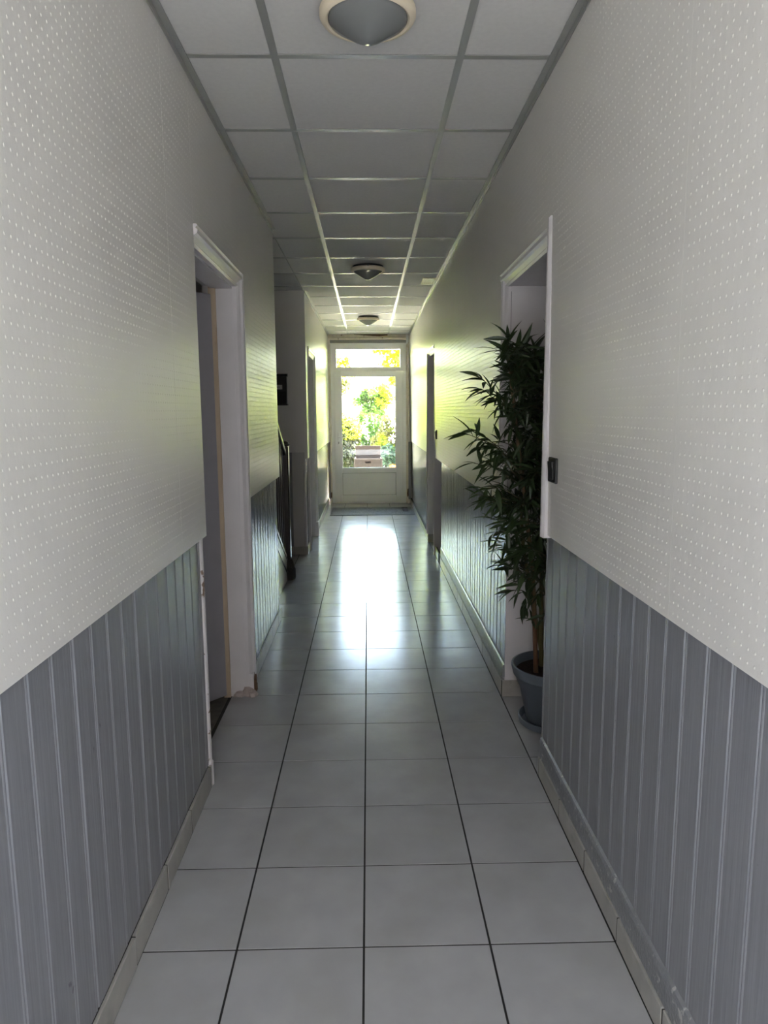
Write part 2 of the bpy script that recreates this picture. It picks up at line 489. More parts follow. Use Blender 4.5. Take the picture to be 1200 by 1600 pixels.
lf = lambda y, z: LP
rf = lambda y, z: RP(y, z)
seamsL = [2.2 - 2.12 * i for i in range(-4, 2)]
seamsR = [2.50 - 0.53 * i for i in range(-17, 8)]
paper(wall_left, lf, 1, Y0, L_DOOR[0], PAPER_Z, CEIL, sorted(seamsL))
paper(wall_left, lf, 1, L_DOOR[0], L_DOOR[1] + 0.055, 2.052, CEIL, [])
paper(wall_left, lf, 1, L_DOOR[1] + 0.055, L_END, 0.985, CEIL, sorted(seamsL))
paper(wall_left, lf, 1, ALC, L_DOOR2[0] - 0.08, 0.955, CEIL, [])
paper(wall_left, lf, 1, L_DOOR2[0] - 0.08, L_DOOR2[1] + 0.10, 2.045, CEIL, [])
paper(wall_left, lf, 1, L_DOOR2[1] + 0.10, Y1, 0.955, CEIL, sorted(seamsL))
paper(wall_right, rf, -1, Y0, R_DOOR[0], PAPER_Z, CEIL, sorted(seamsR), thick=0.04)
paper(wall_right, rf, -1, R_DOOR[0], R_DOOR[1] + 0.07, 2.03, CEIL, [], thick=0.04)
paper(wall_right, rf, -1, R_DOOR[1] + 0.07, R_DOOR2[0], 0.96, CEIL, sorted(seamsR), thick=0.04)
paper(wall_right, rf, -1, R_DOOR2[0], R_DOOR2[1] + 0.05, 2.035, CEIL, [], thick=0.04)
paper(wall_right, rf, -1, R_DOOR2[1] + 0.05, Y1, 0.952, CEIL, sorted(seamsR), thick=0.04)

# tongue and groove boarding, one object per plank
PW = 0.0968
plank_cache = {}
def plank_mesh(wd, h, side):
    key = (round(wd, 3), round(h, 3), side)
    if key not in plank_cache:
        hw = wd / 2; c = 0.0035
        # front profile (y, depth): flat, bead near one edge, chamfers
        pr = [(-hw, 0.0052), (-hw + c, 0.0)]
        if wd > 0.05:
            pr += [(hw - 0.012, 0.0), (hw - 0.0105, 0.0014), (hw - 0.009, 0.0), (hw - 0.006, -0.0008), (hw - 0.003, 0.0)]
        else: pr += [(hw - c, 0.0)]
        pr += [(hw, 0.0052), (hw, 0.011), (-hw, 0.011)]
        b = MB(); b.prism([(-side * d, y) for y, d in pr], 0, h, 'z')
        plank_cache[key] = b.mesh('plank', M['grey'])
    return plank_cache[key]
def boards(parent, x, side, y0, y1, z0, z1, phase):
    k = math.floor((y0 - phase) / PW)
    y = phase + k * PW
    while y < y1 - 0.004:
        a, b = max(y, y0), min(y + PW, y1)
        if b - a > 0.008:
            o = link('plank', plank_mesh(b - a - 0.0006, z1 - z0, side), parent, (x + random.gauss(0, 0.0004), (a + b) / 2, z0))
        y += PW
boards(wall_left, LW, 1, Y0, L_DOOR[0] - 0.018, 0.088, PAPER_Z + .01, 1.119)
boards(wall_left, LW, 1, L_DOOR[1] + 0.062, L_END - 0.004, 0.088, 0.99, 1.119)
boards(wall_left, LW, 1, ALC + 0.03, L_DOOR2[0] - 0.085, 0.088, 0.96, 1.119)
boards(wall_left, LW, 1, L_DOOR2[1] + 0.102, Y1, 0.088, 0.96, 1.119)
boards(wall_right, RW, -1, Y0, R_DOOR[0] + 0.05, 0.10, PAPER_Z + .01, 1.215)
boards(wall_right, RW, -1, R_DOOR[1] + 0.005, 6.38, 0.10, PAPER_Z, 1.215)
boards(wall_right, 0.710, -1, 6.38, R_DOOR2[0] - 0.012, 0.08, PAPER_Z, 1.215)
boards(wall_right, RW - 0.006, -1, R_DOOR2[1] + 0.052, Y1, 0.088, 0.957, 1.215)

# corner beads beside the left opening
b = MB(); b.tube([(-0.6235, L_DOOR[0] - 0.006, 0.088), (-0.6235, L_DOOR[0] - 0.006, PAPER_Z)], 0.0155, 14)
b.build('corner_bead', M['whitechip'], wall_left, smooth=True)
b = MB(); b.tube([(-0.6215, L_DOOR[0] - 0.008, 0.0), (-0.6215, L_DOOR[0] - 0.008, 0.092), (-0.6235, L_DOOR[0] - 0.006, 0.10)], [0.0185, 0.0185, 0.012], 14)
b.build('bead_foot', M['whitechip'], wall_left, smooth=True)
b = MB(); b.box(0.662, 0.684, R_DOOR[0] + 0.050, R_DOOR[0] + 0.058, 0.0, PAPER_Z)
b.build('end_board', M['grey'], wall_right)
b = MB(); b.box(0.662, 0.684, R_DOOR[1] - 0.002, R_DOOR[1] + 0.006, 0.10, 1.95)
b.build('end_board', M['grey'], wall_right)

# plinths: cream tile skirting, each tile an object of its own
bl = MB(); bl.box(-0.64, -0.628, Y0, Y1, 0, 0.01)
baseboard_left = tag(MB().box(-0.6285, -0.6082, Y0, L_DOOR[0] - .03, 0, 0.084).build('baseboard_left', M['grout']),
                     'cream tile skirting along the left wall', 'baseboard', kind='structure')
baseboard_right = tag(MB().box(0.6493, 0.668, Y0, R_DOOR[0] + 0.04, 0, 0.072).build('baseboard_right', M['grout']),
                      'cream tile skirting with grey ledge along the right wall', 'baseboard', kind='structure')
pc = {}
def plinths(parent, x, side, y0, y1, h, phase, step=0.287):
    y = phase + math.floor((y0 - phase) / step) * step
    while y < y1 - 0.01:
        a, b_ = max(y, y0), min(y + step, y1)
        if b_ - a > 0.015:
            key = (round(b_ - a, 3), side, h)
            if key not in pc:
                q = MB(); wd = (b_ - a) / 2 - 0.0024
                q.box(-0.010 if side > 0 else 0, 0 if side > 0 else 0.010, -wd, wd, 0.003, h)
                pc[key] = q.mesh('plinth_tile', M['plinth'], bevel=0.0015)
            o = link('plinth_tile', pc[key], parent, (x + random.gauss(0, 0.0005), (a + b_) / 2, 0))
            o.rotation_euler = (0, 0, random.gauss(0, 0.002))
        y += step
plinths(baseboard_left, LB, 1, Y0, L_DOOR[0] - 0.02, 0.086, 1.629)
plinths(baseboard_left, LB, 1, L_DOOR[1] + 0.07, L_END + 0.02, 0.086, 1.629)
plinths(baseboard_left, LB, 1, ALC - 0.015, L_DOOR2[0] - 0.08, 0.086, 6.85)
plinths(baseboard_left, LB, 1, L_DOOR2[1] + 0.10, Y1 - 0.03, 0.086, 8.1)
plinths(baseboard_right, RB, -1, Y0, R_DOOR[0] + 0.055, 0.075, 2.247)
plinths(baseboard_right, RB, -1, R_DOOR[1], 6.80, 0.085, 3.31)
plinths(baseboard_right, RB - 0.008, -1, R_DOOR2[1] + 0.06, Y1 - 0.05, 0.075, 7.6)
for (a, b_, x) in ((L_DOOR[1] + .07, L_END - .004, 0), (L_DOOR2[1] + .10, Y1 - .03, 0)):
    MB().box(-0.6285, -0.6082, a, b_, 0, 0.084).build('plinth_backing', M['grout'], baseboard_left)
MB().box(0.6493, 0.668, R_DOOR[1], 6.80, 0, 0.082).build('plinth_backing', M['grout'], baseboard_right)
MB().box(0.6415, 0.668, R_DOOR2[1] + .06, Y1 - .05, 0, 0.08).build('plinth_backing', M['grout'], baseboard_right)
# grey ledge above the right plinth
def ledge(y0, y1, z0):
    q = MB(); q.prism([(0.6535, z0), (0.6535, z0 + 0.062), (0.657, z0 + 0.074), (0.668, z0 + 0.080), (0.668, z0)], y0, y1, 'y')
    return q.build('ledge_board', M['greychip'], baseboard_right)
M['greychip'] = mat('chipped_grey_paint', (0.205, 0.21, 0.22), 0.34, 0.5, noise=0.06, nscale=12, bump=0.003, bscale=90,
                    stain=((0.44, 0.43, 0.42), 34, 0.62, 0.66, (1, 1, 1)))
ledge(Y0, R_DOOR[0] + 0.05, 0.076)
ledge(R_DOOR[1] + 0.002, 6.33, 0.086)

# ------------------------------------------------------------------ ceiling
cl = MB(); cl.box(-2.6, 2.6, Y0, Y1, CEIL + 0.03, CEIL + 0.10)
ceiling = tag(cl.build('ceiling', M['masonry']), 'suspended ceiling of white panels in a metal grid', 'ceiling', kind='structure')
CX = 0.0095
RUN = [CX - 0.9, CX - 0.3, CX + 0.3]
CROSS = [2.4476 + 0.6 * k for k in range(-5, 14)]
edges_y = [Y0] + [y for y in CROSS if Y0 < y < Y1] + [Y1 - 0.02]
def xspan(ya, yb):
    return (-1.70 if ya >= 4.0 and yb <= 7.0 else LP + 0.0), 0.63
panel_cache = {}
def cpanel(x0, x1, ya, yb):
    wx, wy = x1 - x0 - 0.006, yb - ya - 0.006
    if wx < 0.02 or wy < 0.02: return
    key = (round(wx, 3), round(wy, 3))
    if key not in panel_cache:
        q = MB(); q.box(-wx / 2, wx / 2, -wy / 2, wy / 2, 0, 0.014)
        panel_cache[key] = q.mesh('ceiling_panel', M['panel'])
    o = link('ceiling_panel', panel_cache[key], ceiling, ((x0 + x1) / 2, (ya + yb) / 2, CEIL + 0.004))
    o.rotation_euler = (random.gauss(0, 0.0008), random.gauss(0, 0.0008), 0)
for ya, yb in zip(edges_y[:-1], edges_y[1:]):
    cpanel(LP - 0.01, RUN[1], ya, yb); cpanel(RUN[1], RUN[2], ya, yb); cpanel(RUN[2], 0.65, ya, yb)
for ya, yb in zip([L_END] + [y for y in CROSS if L_END < y < ALC], [y for y in CROSS if L_END < y < ALC] + [ALC]):
    cpanel(-0.90, LP - 0.012, ya, yb); cpanel(-1.49, -0.90, ya, yb); cpanel(-1.70, -1.49, ya, yb)
def bar(name, x0, x1, y0, y1):
    q = MB()
    q.box(x0, x1, y0, y1, CEIL, CEIL + 0.0035)
    return q.build(name, M['bar'], ceiling)
for x in RUN[1:]:
    ys = [Y0, 0.65, 3.05, 5.45, 7.85, Y1 - 0.02]
    for a, b_ in zip(ys[:-1], ys[1:]): bar('main_runner', x - 0.012, x + 0.012, a + 0.0005, b_)
bar('main_runner', RUN[0] - 0.012, RUN[0] + 0.012, L_END, ALC)
for y in edges_y[1:-1]:
    lo = -0.60 if not (L_END < y < ALC) else -1.70
    bar('cross_bar', lo, RUN[1] - 0.012, y - 0.012, y + 0.012)
    bar('cross_bar', RUN[1] + 0.012, RUN[2] - 0.012, y - 0.012, y + 0.012)
    bar('cross_bar', RUN[2] + 0.012, 0.64, y - 0.012, y + 0.012)
# wall angle trims
def angle(name, x, side, y0, y1):
    q = MB()
    xa, xb = sorted((x, x + side * 0.024))
    q.box(xa, xb, y0, y1, CEIL - 0.003, CEIL + 0.0005)
    xa, xb = sorted((x, x + side * 0.003))
    q.box(xa, xb, y0, y1, CEIL - 0.022, CEIL - 0.003)
    return q.build(name, M['bar'], ceiling)
for a, b_ in ((Y0, 2.78), (2.782, 4.60)): angle('wall_angle', LP + 0.001, 1, a, b_)
for a, b_ in ((ALC, 9.0), (9.002, Y1 - .02)): angle('wall_angle', LP + 0.001, 1, a, b_)
for a, b_ in ((Y0, 2.55), (2.552, 5.6), (5.602, 8.6), (8.602, Y1 - .02)): angle('wall_angle', 0.621, -1, a, b_)

# ------------------------------------------------------------------ alcove wall, stair
wall_alcove = wall_core('wall_alcove', [(-2.6, -0.6235, ALC + 0.012, ALC + 0.10, 0, 2.75), (-1.85, -1.72, 3.65, ALC + 0.02, 0, 2.75)], M['roomwall'],
                        'shadowed stair alcove wall, white above dark grey, behind the newel post')
MB().box(-1.72, -0.598, ALC, ALC + 0.014, 1.016, CEIL).build('upper_board', M['paper'], wall_alcove)
MB().box(-1.72, -0.622, ALC + 0.006, ALC + 0.014, 0.08, 1.016).build('lower_board', M['grey'], wall_alcove)
for i in range(4):
    xa = -0.608 - 0.287 * (i + 1)
    MB().box(xa + 0.0015, xa + 0.2855, ALC - 0.012, ALC + 0.002, 0.003, 0.08).build('plinth_tile', M['plinth'], wall_alcove, bevel=0.0015)
b = MB(); b.tube([(-0.6265, ALC + 0.006, 0.088), (-0.6265, ALC + 0.006, 0.955)], 0.0145, 12)
b.build('corner_bead', M['white'], wall_alcove, smooth=True)

stair = empty('staircase', (-0.70, 5.84, 0))
tag(stair, 'dark railed cream staircase rising behind the left wall beside the alcove', 'staircase')
SX = -0.70
RISE, GO = 0.165, 0.29
def Lp(x, y, z): return (x - SX, y - 5.84, z)
q = MB()
for i in range(7):
    ya = 5.74 - GO * i
    mb = MB()
    mb.box(-0.98, -0.018, ya - 5.84 - GO - 0.01, ya - 5.84 + 0.02, RISE * (i + 1) - 0.028, RISE * (i + 1))
    mb.build('tread', M['darkwood'], stair, bevel=0.004)
    mb = MB()
    mb.box(-0.98, -0.018, ya - 5.84 - 0.012, ya - 5.84, RISE * i + 0.0, RISE * (i + 1) - 0.028)
    mb.build('riser', M['stairpaint'], stair)
# closed string on the corridor side with two recessed mouldings
sl = RISE / GO
def zs(y): return (5.74 - y) * sl + 0.25
mb = MB()
mb.prism([(5.80 - 5.84, 0.0), (5.80 - 5.84, zs(5.80)), (3.70 - 5.84, zs(3.70)), (3.70 - 5.84, 0.0)], -0.016, 0.004, 'x')
mb.build('string_board', M['stairpaint'], stair)
for off, th in ((-0.05, 0.016), (-0.17, 0.020)):
    mb = MB()
    mb.prism([(5.80 - 5.84, zs(5.80) + off), (5.80 - 5.84, zs(5.80) + off + th), (3.70 - 5.84, zs(3.70) + off + th), (3.70 - 5.84, zs(3.70) + off)], 0.004, 0.009, 'x')
    mb.build('string_moulding', M['darkwood'], stair)
for i in range(14):
    y = 5.70 - 0.115 * i
    mb = MB(); z0 = zs(y); z1 = 1.06 + (5.8 - y) * 0.5
    mb.box(-0.017, 0.003, y - 5.84 - 0.010, y - 5.84 + 0.010, z0, z1)
    mb.build('baluster', M['darkwood'], stair)
mb = MB()
mb.prism([(-0.04, 1.05), (-0.04, 1.105), (-2.1, 1.105 + 2.06 * 0.5), (-2.1, 1.05 + 2.06 * 0.5)], -0.035, 0.020, 'x')
mb.build('handrail', M['darkwood'], stair, bevel=0.012, segs=2)
mb = MB(); r = 0.036
mb.box(-r, r, -r, r, 0.17, 1.13)
nw = mb.build('newel_post', M['darkwood'], stair, bevel=0.010)
mb = MB(); mb.lathe([(0.0, 1.128), (0.048, 1.128), (0.050, 1.142), (0.036, 1.150), (0.034, 1.162), (0.018, 1.172), (0, 1.174)], 16)
mb.build('newel_cap', M['darkwood'], nw, smooth=True)
mb = MB(); mb.lathe([(0, 0), (0.066, 0), (0.072, 0.02), (0.070, 0.09), (0.060, 0.11), (0.052, 0.15), (0.042, 0.175), (0.035, 0.20)], 8)
mb.build('newel_foot', M['darkwood'], nw)

# mailbox on the alcove wall
mbx = empty('mailbox', (-0.895, ALC, 1.48))
tag(mbx, 'small black mailbox with paper label hanging on the alcove wall', 'mailbox')
q = MB(); q.prism([(-0.085, 0.0), (-0.079, 0.03), (-0.062, 0.12), (-0.060, 0.265), (-0.002, 0.265), (-0.002, 0.0)], -0.118, 0.118, 'x')
q.build('body', M['darkmetal'], mbx, bevel=0.003)
q = MB(); q.prism([(-0.074, 0.262), (-0.078, 0.272), (-0.074, 0.284), (-0.002, 0.292), (-0.002, 0.262)], -0.127, 0.127, 'x')
q.build('lid', M['darkmetal'], mbx, bevel=0.002)
q = MB(); q.box(-0.128, 0.128, -0.092, -0.002, -0.010, 0.004); q.build('bottom_rim', M['darkmetal'], mbx, bevel=0.003)
q = MB(); q.box(-0.02, 0.078, -0.066, -0.060, 0.142, 0.184); lb = q.build('name_label', M['paperlabel'], mbx)
q = MB(); q.box(-0.005, 0.055, -0.0668, -0.066, 0.160, 0.165); q.build('label_line', M['ink'], lb)

# ------------------------------------------------------------------ doors
def casing_profile(depth, width):
    """moulded profile: (along wall 0..width, proud of wall)"""
    return [(0, 0), (0, depth * .45), (width * .12, depth * .62), (width * .22, depth * .50), (width * .45, depth * .72),
            (width * .55, depth * .95), (width * .72, depth), (width * .82, depth * .82), (width * .92, depth), (width, depth * .9), (width, 0)]
# door_1: left opening with the grey door standing ajar
d1 = empty('door_1', (LW, 3.0, 0))
tag(d1, 'left doorway with moulded white casing and grey door standing ajar', 'door', kind='structure')
def W1(v): return v
def part(mb, name, m, root, **k):
    o = mb.build(name, m, root, **k)
    o.location = -Vector(root.location)
    return o
prof = [(3.36 + a, -0.626 + d) for a, d in casing_profile(0.046, 0.062)]
q = MB(); q.prism([(x, y) for y, x in prof], 0.10, 2.05, 'z'); part(q, 'side_casing', M['white'], d1)
q = MB(); q.box(-0.630, -0.586, 3.358, 3.424, 0.0, 0.115); part(q, 'plinth_block', M['whitechip'], d1, bevel=0.003)
prof = [(-0.626 + d, 1.984 + a) for a, d in casing_profile(0.046, 0.068)]
q = MB(); q.prism(prof, L_DOOR[0] + .002, 3.424, 'y'); part(q, 'head_casing', M['white'], d1)
q = MB(); q.box(-0.700, -0.624, 3.357, 3.372, 0.0, 1.986); part(q, 'jamb_lining', M['white'], d1)
q = MB(); q.box(-0.72, -0.624, L_DOOR[0] - 0.004, L_DOOR[0] + 0.012, 0.0, 1.986); part(q, 'jamb_lining', M['white'], d1)
q = MB(); q.box(-0.72, -0.624, L_DOOR[0] + .012, 3.357, 1.974, 1.988); part(q, 'head_lining', M['white'], d1)
q = MB(); q.box(-0.731, -0.699, 3.342, 3.372, 0.0, 1.985); part(q, 'door_stop', M['barewood'], d1)
q = MB(); q.box(-0.74, 0.0, -0.02, 0.018, 0.02, 1.945)
lf_ = q.build('door_leaf', M['leafgrey'], d1, bevel=0.002)
lf_.location = Vector((-0.728, 3.335, 0)) - Vector(d1.location); lf_.rotation_euler = (0, 0, math.radians(48))
q = MB(); q.tube([(-0.68, -0.03, 1.02), (-0.68, -0.055, 1.02), (-0.60, -0.06, 1.02)], 0.008, 8)
q.build('door_handle', M['chrome'], lf_, smooth=True)
# broken foot of the casing
def chunk(name, c, s, m, root, seed):
    r_ = random.Random(seed)
    bm = bmesh.new(); bmesh.ops.create_icosphere(bm, subdivisions=2, radius=1)
    for v in bm.verts:
        f_ = 0.75 + 0.5 * r_.random()
        v.co = Vector((c[0] + v.co.x * s[0] * f_, c[1] + v.co.y * s[1] * f_, max(0.0005, c[2] + v.co.z * s[2] * f_)))
    me = bpy.data.meshes.new(name); bm.to_mesh(me); bm.free(); me.materials.append(m)
    o = link(name, me, root); o.location = -Vector(root.location); return o
chunk('broken_timber', (-0.586, 3.392, 0.055), (0.010, 0.026, 0.060), M['brokenwood'], d1, 3)
chunk('broken_timber', (-0.587, 3.405, 0.03), (0.012, 0.022, 0.035), M['brokenwood'], d1, 5)
chunk('loose_plaster', (-0.615, 3.352, 0.02), (0.03, 0.012, 0.032), M['plaster'], d1, 8)
chunk('loose_plaster', (-0.655, 3.350, 0.012), (0.03, 0.012, 0.022), M['plaster'], d1, 9)
chunk('loose_plaster', (-0.595, 3.36, 0.006), (0.028, 0.026, 0.028), M['plaster'], d1, 10)

# door_2: deep right recess
d2 = empty('door_2', (0.7, 2.9, 0))
tag(d2, 'deep right doorway recess with white casing where the bamboo stands', 'door', kind='structure')
prof = [(0.668 - d, 3.31 + a) for a, d in casing_profile(0.040, 0.072)]
q = MB(); q.prism(prof, 0.96, 2.035, 'z'); part(q, 'side_casing', M['white'], d2)
q = MB(); q.prism([(0.668 - d, 1.972 + a) for a, d in casing_profile(0.046, 0.066)], R_DOOR[0], 3.385, 'y'); part(q, 'head_casing', M['white'], d2)
# near casing strip runs with the paper and stops at its lower edge
xs = RP(2.5, 1.5)
q = MB(); q.prism([(xs + .030, 2.462), (xs - .006, 2.462), (xs - .012, 2.470), (xs - .006, 2.478), (xs - .012, 2.486), (xs - .012, 2.500), (xs + .030, 2.503)], 0.955, 2.060, 'z')
o = part(q, 'near_casing', M['white'], d2)
q = MB(); q.box(0.664, 1.20, 3.302, 3.318, 0.086, 1.985); part(q, 'jamb_lining', M['white'], d2)
q = MB(); q.box(0.690, 1.20, 2.545, 2.557, 0.0, 1.985); part(q, 'jamb_lining', M['white'], d2)
q = MB(); q.box(0.664, 1.20, 2.557, 3.302, 1.972, 1.988); part(q, 'head_lining', M['white'], d2)
q = MB(); q.box(0.651, 0.935, 3.294, 3.306, 0.003, 0.088); part(q, 'plinth_tile', M['plinth'], d2, bevel=0.0015)
q = MB(); q.box(0.938, 1.20, 3.294, 3.306, 0.003, 0.088); part(q, 'plinth_tile', M['plinth'], d2, bevel=0.0015)
q = MB(); q.box(1.20, 1.24, 2.50, 3.35, 0.0, 2.0); lf2 = part(q, 'door_leaf', M['white'], d2)
q = MB(); q.tube([(1.20, 2.66, 1.02), (1.15, 2.66, 1.02), (1.145, 2.76, 1.02)], 0.009, 8); q.build('door_handle', M['chrome'], lf2, smooth=True)

# door_3: far right
d3 = empty('door_3', (0.7, 7.1, 0))
tag(d3, 'far right doorway with plain reveal past the bamboo', 'door', kind='structure')
q = MB(); q.box(0.636, 0.79, 7.458, 7.475, 0.0, 1.985); part(q, 'jamb_lining', M['white'], d3)
q = MB(); q.box(0.632, 0.800, 7.448, 7.460, 0.003, 0.088); part(q, 'plinth_tile', M['plinth'], d3, bevel=0.0015)
q = MB(); q.prism([(0.672 - d, 7.462 + a) for a, d in casing_profile(0.05, 0.05)], 0.088, 2.03, 'z'); part(q, 'side_casing', M['white'], d3)
q = MB(); q.prism([(0.672 - d, 1.966 + a) for a, d in casing_profile(0.05, 0.066)], R_DOOR2[0], 7.512, 'y'); part(q, 'head_casing', M['white'], d3)
q = MB(); q.box(0.634, 0.79, R_DOOR2[0] - 0.012, R_DOOR2[0] + 0.004, 0.0, 1.985); part(q, 'jamb_lining', M['white'], d3)
q = MB(); q.box(0.66, 0.79, R_DOOR2[0] + .004, 7.458, 1.972, 1.988); part(q, 'head_lining', M['white'], d3)
q = MB(); q.box(0.775, 0.815, R_DOOR2[0], 7.47, 0.004, 1.985); lf3 = part(q, 'door_leaf', M['white'], d3)
q = MB(); q.tube([(0.775, 6.88, 1.02), (0.735, 6.88, 1.02), (0.73, 6.98, 1.02)], 0.009, 8); q.build('door_handle', M['chrome'], lf3, smooth=True)

# door_4: far left
d4 = empty('door_4', (-0.65, 7.5, 0))
tag(d4, 'far left doorway with white casing past the stair alcove', 'door', kind='structure')
for (ya, yb, z0) in ((L_DOOR2[1], L_DOOR2[1] + 0.10, 0.0),):
    q = MB(); q.prism([(-0.622 + d, ya + a) for a, d in casing_profile(0.040, 0.10)], 0.16, 2.045, 'z'); part(q, 'side_casing', M['white'], d4)
    q = MB(); q.box(-0.626, -0.576, ya - 0.002, yb + 0.004, 0.0, 0.165); part(q, 'plinth_block', M['white'], d4, bevel=0.003)
q = MB(); q.prism([(-0.622 + d, L_DOOR2[0] - a) for a, d in casing_profile(0.040, 0.085)], 0.95, 2.045, 'z'); part(q, 'near_casing', M['white'], d4)
q = MB(); q.prism([(-0.622 + d, L_DOOR2[0] - a) for a, d in casing_profile(0.030, 0.085)], 0.0, 0.95, 'z'); part(q, 'lower_casing', M['white'], d4)
q = MB(); q.prism([(-0.622 + d, 1.975 + a) for a, d in casing_profile(0.045, 0.072)], L_DOOR2[0] - .088, L_DOOR2[1] + 0.104, 'y'); part(q, 'head_casing', M['white'], d4)
q = MB(); q.box(-0.74, -0.62, L_DOOR2[1] - 0.001, L_DOOR2[1] + 0.01, 0, 1.99); part(q, 'jamb_lining', M['white'], d4)
q = MB(); q.box(-0.74, -0.62, L_DOOR2[0], L_DOOR2[1], 1.978, 1.99); part(q, 'head_lining', M['white'], d4)
q = MB(); q.box(-0.74, -0.70, L_DOOR2[0], L_DOOR2[1], 0.004, 1.985); lf4 = part(q, 'door_leaf', M['white'], d4)
q = MB(); q.tube([(-0.70, 7.25, 1.02), (-0.66, 7.25, 1.02), (-0.655, 7.35, 1.02)], 0.009, 8); q.build('door_handle', M['chrome'], lf4, smooth=True)

# door_5: glazed garden door
d5 = empty('door_5', (0.01, Y1 + 0.03, 0))
tag(d5, 'white glazed garden door with transom window at the corridor end', 'door', kind='structure')
FY0, FY1 = Y1 + 0.015, Y1 + 0.085
def ring(mb, x0, x1, z0, z1, t, ya, yb, tb=None, tt=None):
    tb = t if tb is None else tb; tt = t if tt is None else tt
    mb.box(x0, x0 + t, ya, yb, z0, z1); mb.box(x1 - t, x1, ya, yb, z0, z1)
    mb.box(x0 + t, x1 - t, ya, yb, z0, z0 + tb); mb.box(x0 + t, x1 - t, ya, yb, z1 - tt, z1)
q = MB(); ring(q, -0.560, 0.578, -0.002, 2.425, 0.058, FY0, FY1, tb=0.030, tt=0.05)
q.box(-0.502, 0.520, FY0, FY1, 2.012, 2.040)
part(q, 'outer_frame', M['pvc'], d5)
q = MB(); ring(q, -0.506, 0.524, 2.036, 2.379, 0.034, FY0 + 0.008, FY1 - .002, tb=0.034, tt=0.048)
tw = part(q, 'transom_sash', M['pvc'], d5, bevel=0.004)
q = MB(); q.box(-0.472, 0.490, FY0 + 0.040, FY0 + 0.043, 2.070, 2.331); q.build('transom_pane', M['glass'], tw)
q = MB(); ring(q, -0.512, 0.530, 0.014, 2.020, 0.109, FY0 - 0.010, FY1 - 0.01, tb=0.11, tt=0.088)
q.box(-0.403, 0.421, FY0 - 0.010, FY1 - 0.01, 0.470, 0.545)
sash = part(q, 'door_leaf', M['pvc'], d5, bevel=0.004)
q = MB(); q.box(-0.403, 0.421, FY0 + 0.030, FY0 + 0.033, 0.545, 1.932); q.build('glass_pane', M['glass'], sash)
q = MB(); ring(q, -0.403, 0.421, 0.545, 1.932, 0.008, FY0 + 0.006, FY0 + 0.028); q.build('glazing_bead', M['pvc'], sash)
q = MB(); q.box(-0.403, 0.421, FY0 + 0.010, FY0 + 0.040, 0.124, 0.470); q.build('lower_panel', M['pvc'], sash)
q = MB(); ring(q, -0.402, 0.420, 0.125, 0.469, 0.004, FY0 + 0.006, FY0 + 0.011); q.build('panel_gasket', M['gasket'], sash)
q = MB(); q.box(-0.470, -0.436, FY0 - 0.014, FY0 - 0.006, 0.90, 1.09); hp = q.build('handle_plate', M['pvc'], sash, bevel=0.004)
q = MB(); q.tube([(-0.453, FY0 - 0.014, 1.02), (-0.453, FY0 - 0.050, 1.02), (-0.440, FY0 - 0.056, 1.02), (-0.335, FY0 - 0.056, 1.015)], 0.011, 10)
q.build('door_handle', M['pvc'], hp, smooth=True)
q = MB(); q.box(-0.457, -0.449, FY0 - 0.016, FY0 - 0.013, 0.918, 0.948); q.build('keyhole', M['black'], hp)
for z in (0.25, 1.02, 1.80):
    q = MB(); q.tube([(0.522, FY0 - 0.012, z - 0.05), (0.522, FY0 - 0.012, z + 0.05)], 0.009, 10); q.build('hinge', M['pvc'], sash, smooth=True)
# old timber surround and shutter box
q = MB(); q.box(-0.594, 0.63, Y1 - 0.055, Y1 + 0.02, 2.505, 2.5425); part(q, 'head_board', M['oldwood'], d5, bevel=0.003)
q = MB(); q.prism([(Y1 - 0.075, 2.465), (Y1 - 0.075, 2.490), (Y1 - 0.060, 2.505), (Y1 + .02, 2.505), (Y1 + .02, 2.465)], -0.590, 0.60, 'x'); part(q, 'head_moulding', M['oldwood'], d5)
q = MB(); q.box(-0.575, 0.59, Y1 - 0.01, Y1 + 0.02, 2.425, 2.465); part(q, 'shutter_slot', M['gasket'], d5)
q = MB(); q.prism([(-0.594, Y1 - 0.06), (-0.594, Y1 + 0.04), (-0.560, Y1 + 0.04), (-0.560, Y1 + 0.01), (-0.572, Y1 - 0.06)], 0.0, 2.465, 'z'); part(q, 'side_timber', M['oldwood'], d5)
q = MB(); q.prism([(0.578, Y1 + 0.01), (0.578, Y1 + 0.04), (0.625, Y1 + 0.04), (0.625, Y1 - 0.06), (0.604, Y1 - 0.06), (0.598, Y1 - 0.02)], 0.0, 2.465, 'z'); part(q, 'side_timber', M['oldwood'], d5)
q = MB(); q.prism([(0.555, 2.36), (0.612, 2.43), (0.612, 2.535), (0.575, 2.535), (0.575, 2.42), (0.555, 2.385)], Y1 - 0.085, Y1 - 0.055, 'y'); part(q, 'strap_bracket', M['pvc'], d5)
q = MB(); q.box(0.608, 0.645, Y1 - 0.10, Y1 - 0.055, 0.07, 0.945); part(q, 'grey_pilaster', M['grey'], d5, bevel=0.004)
q = MB(); q.box(-0.597, -0.582, Y1 - 0.12, Y1 - 0.055, 0.087, 0.945); part(q, 'grey_pilaster', M['grey'], d5, bevel=0.003)
chunk('rotten_patch', (0.600, Y1 - 0.062, 0.16), (0.012, 0.008, 0.07), M['brokenwood'], d5, 21)
chunk('rotten_patch', (-0.575, Y1 - 0.062, 0.14), (0.010, 0.008, 0.05), M['brokenwood'], d5, 22)
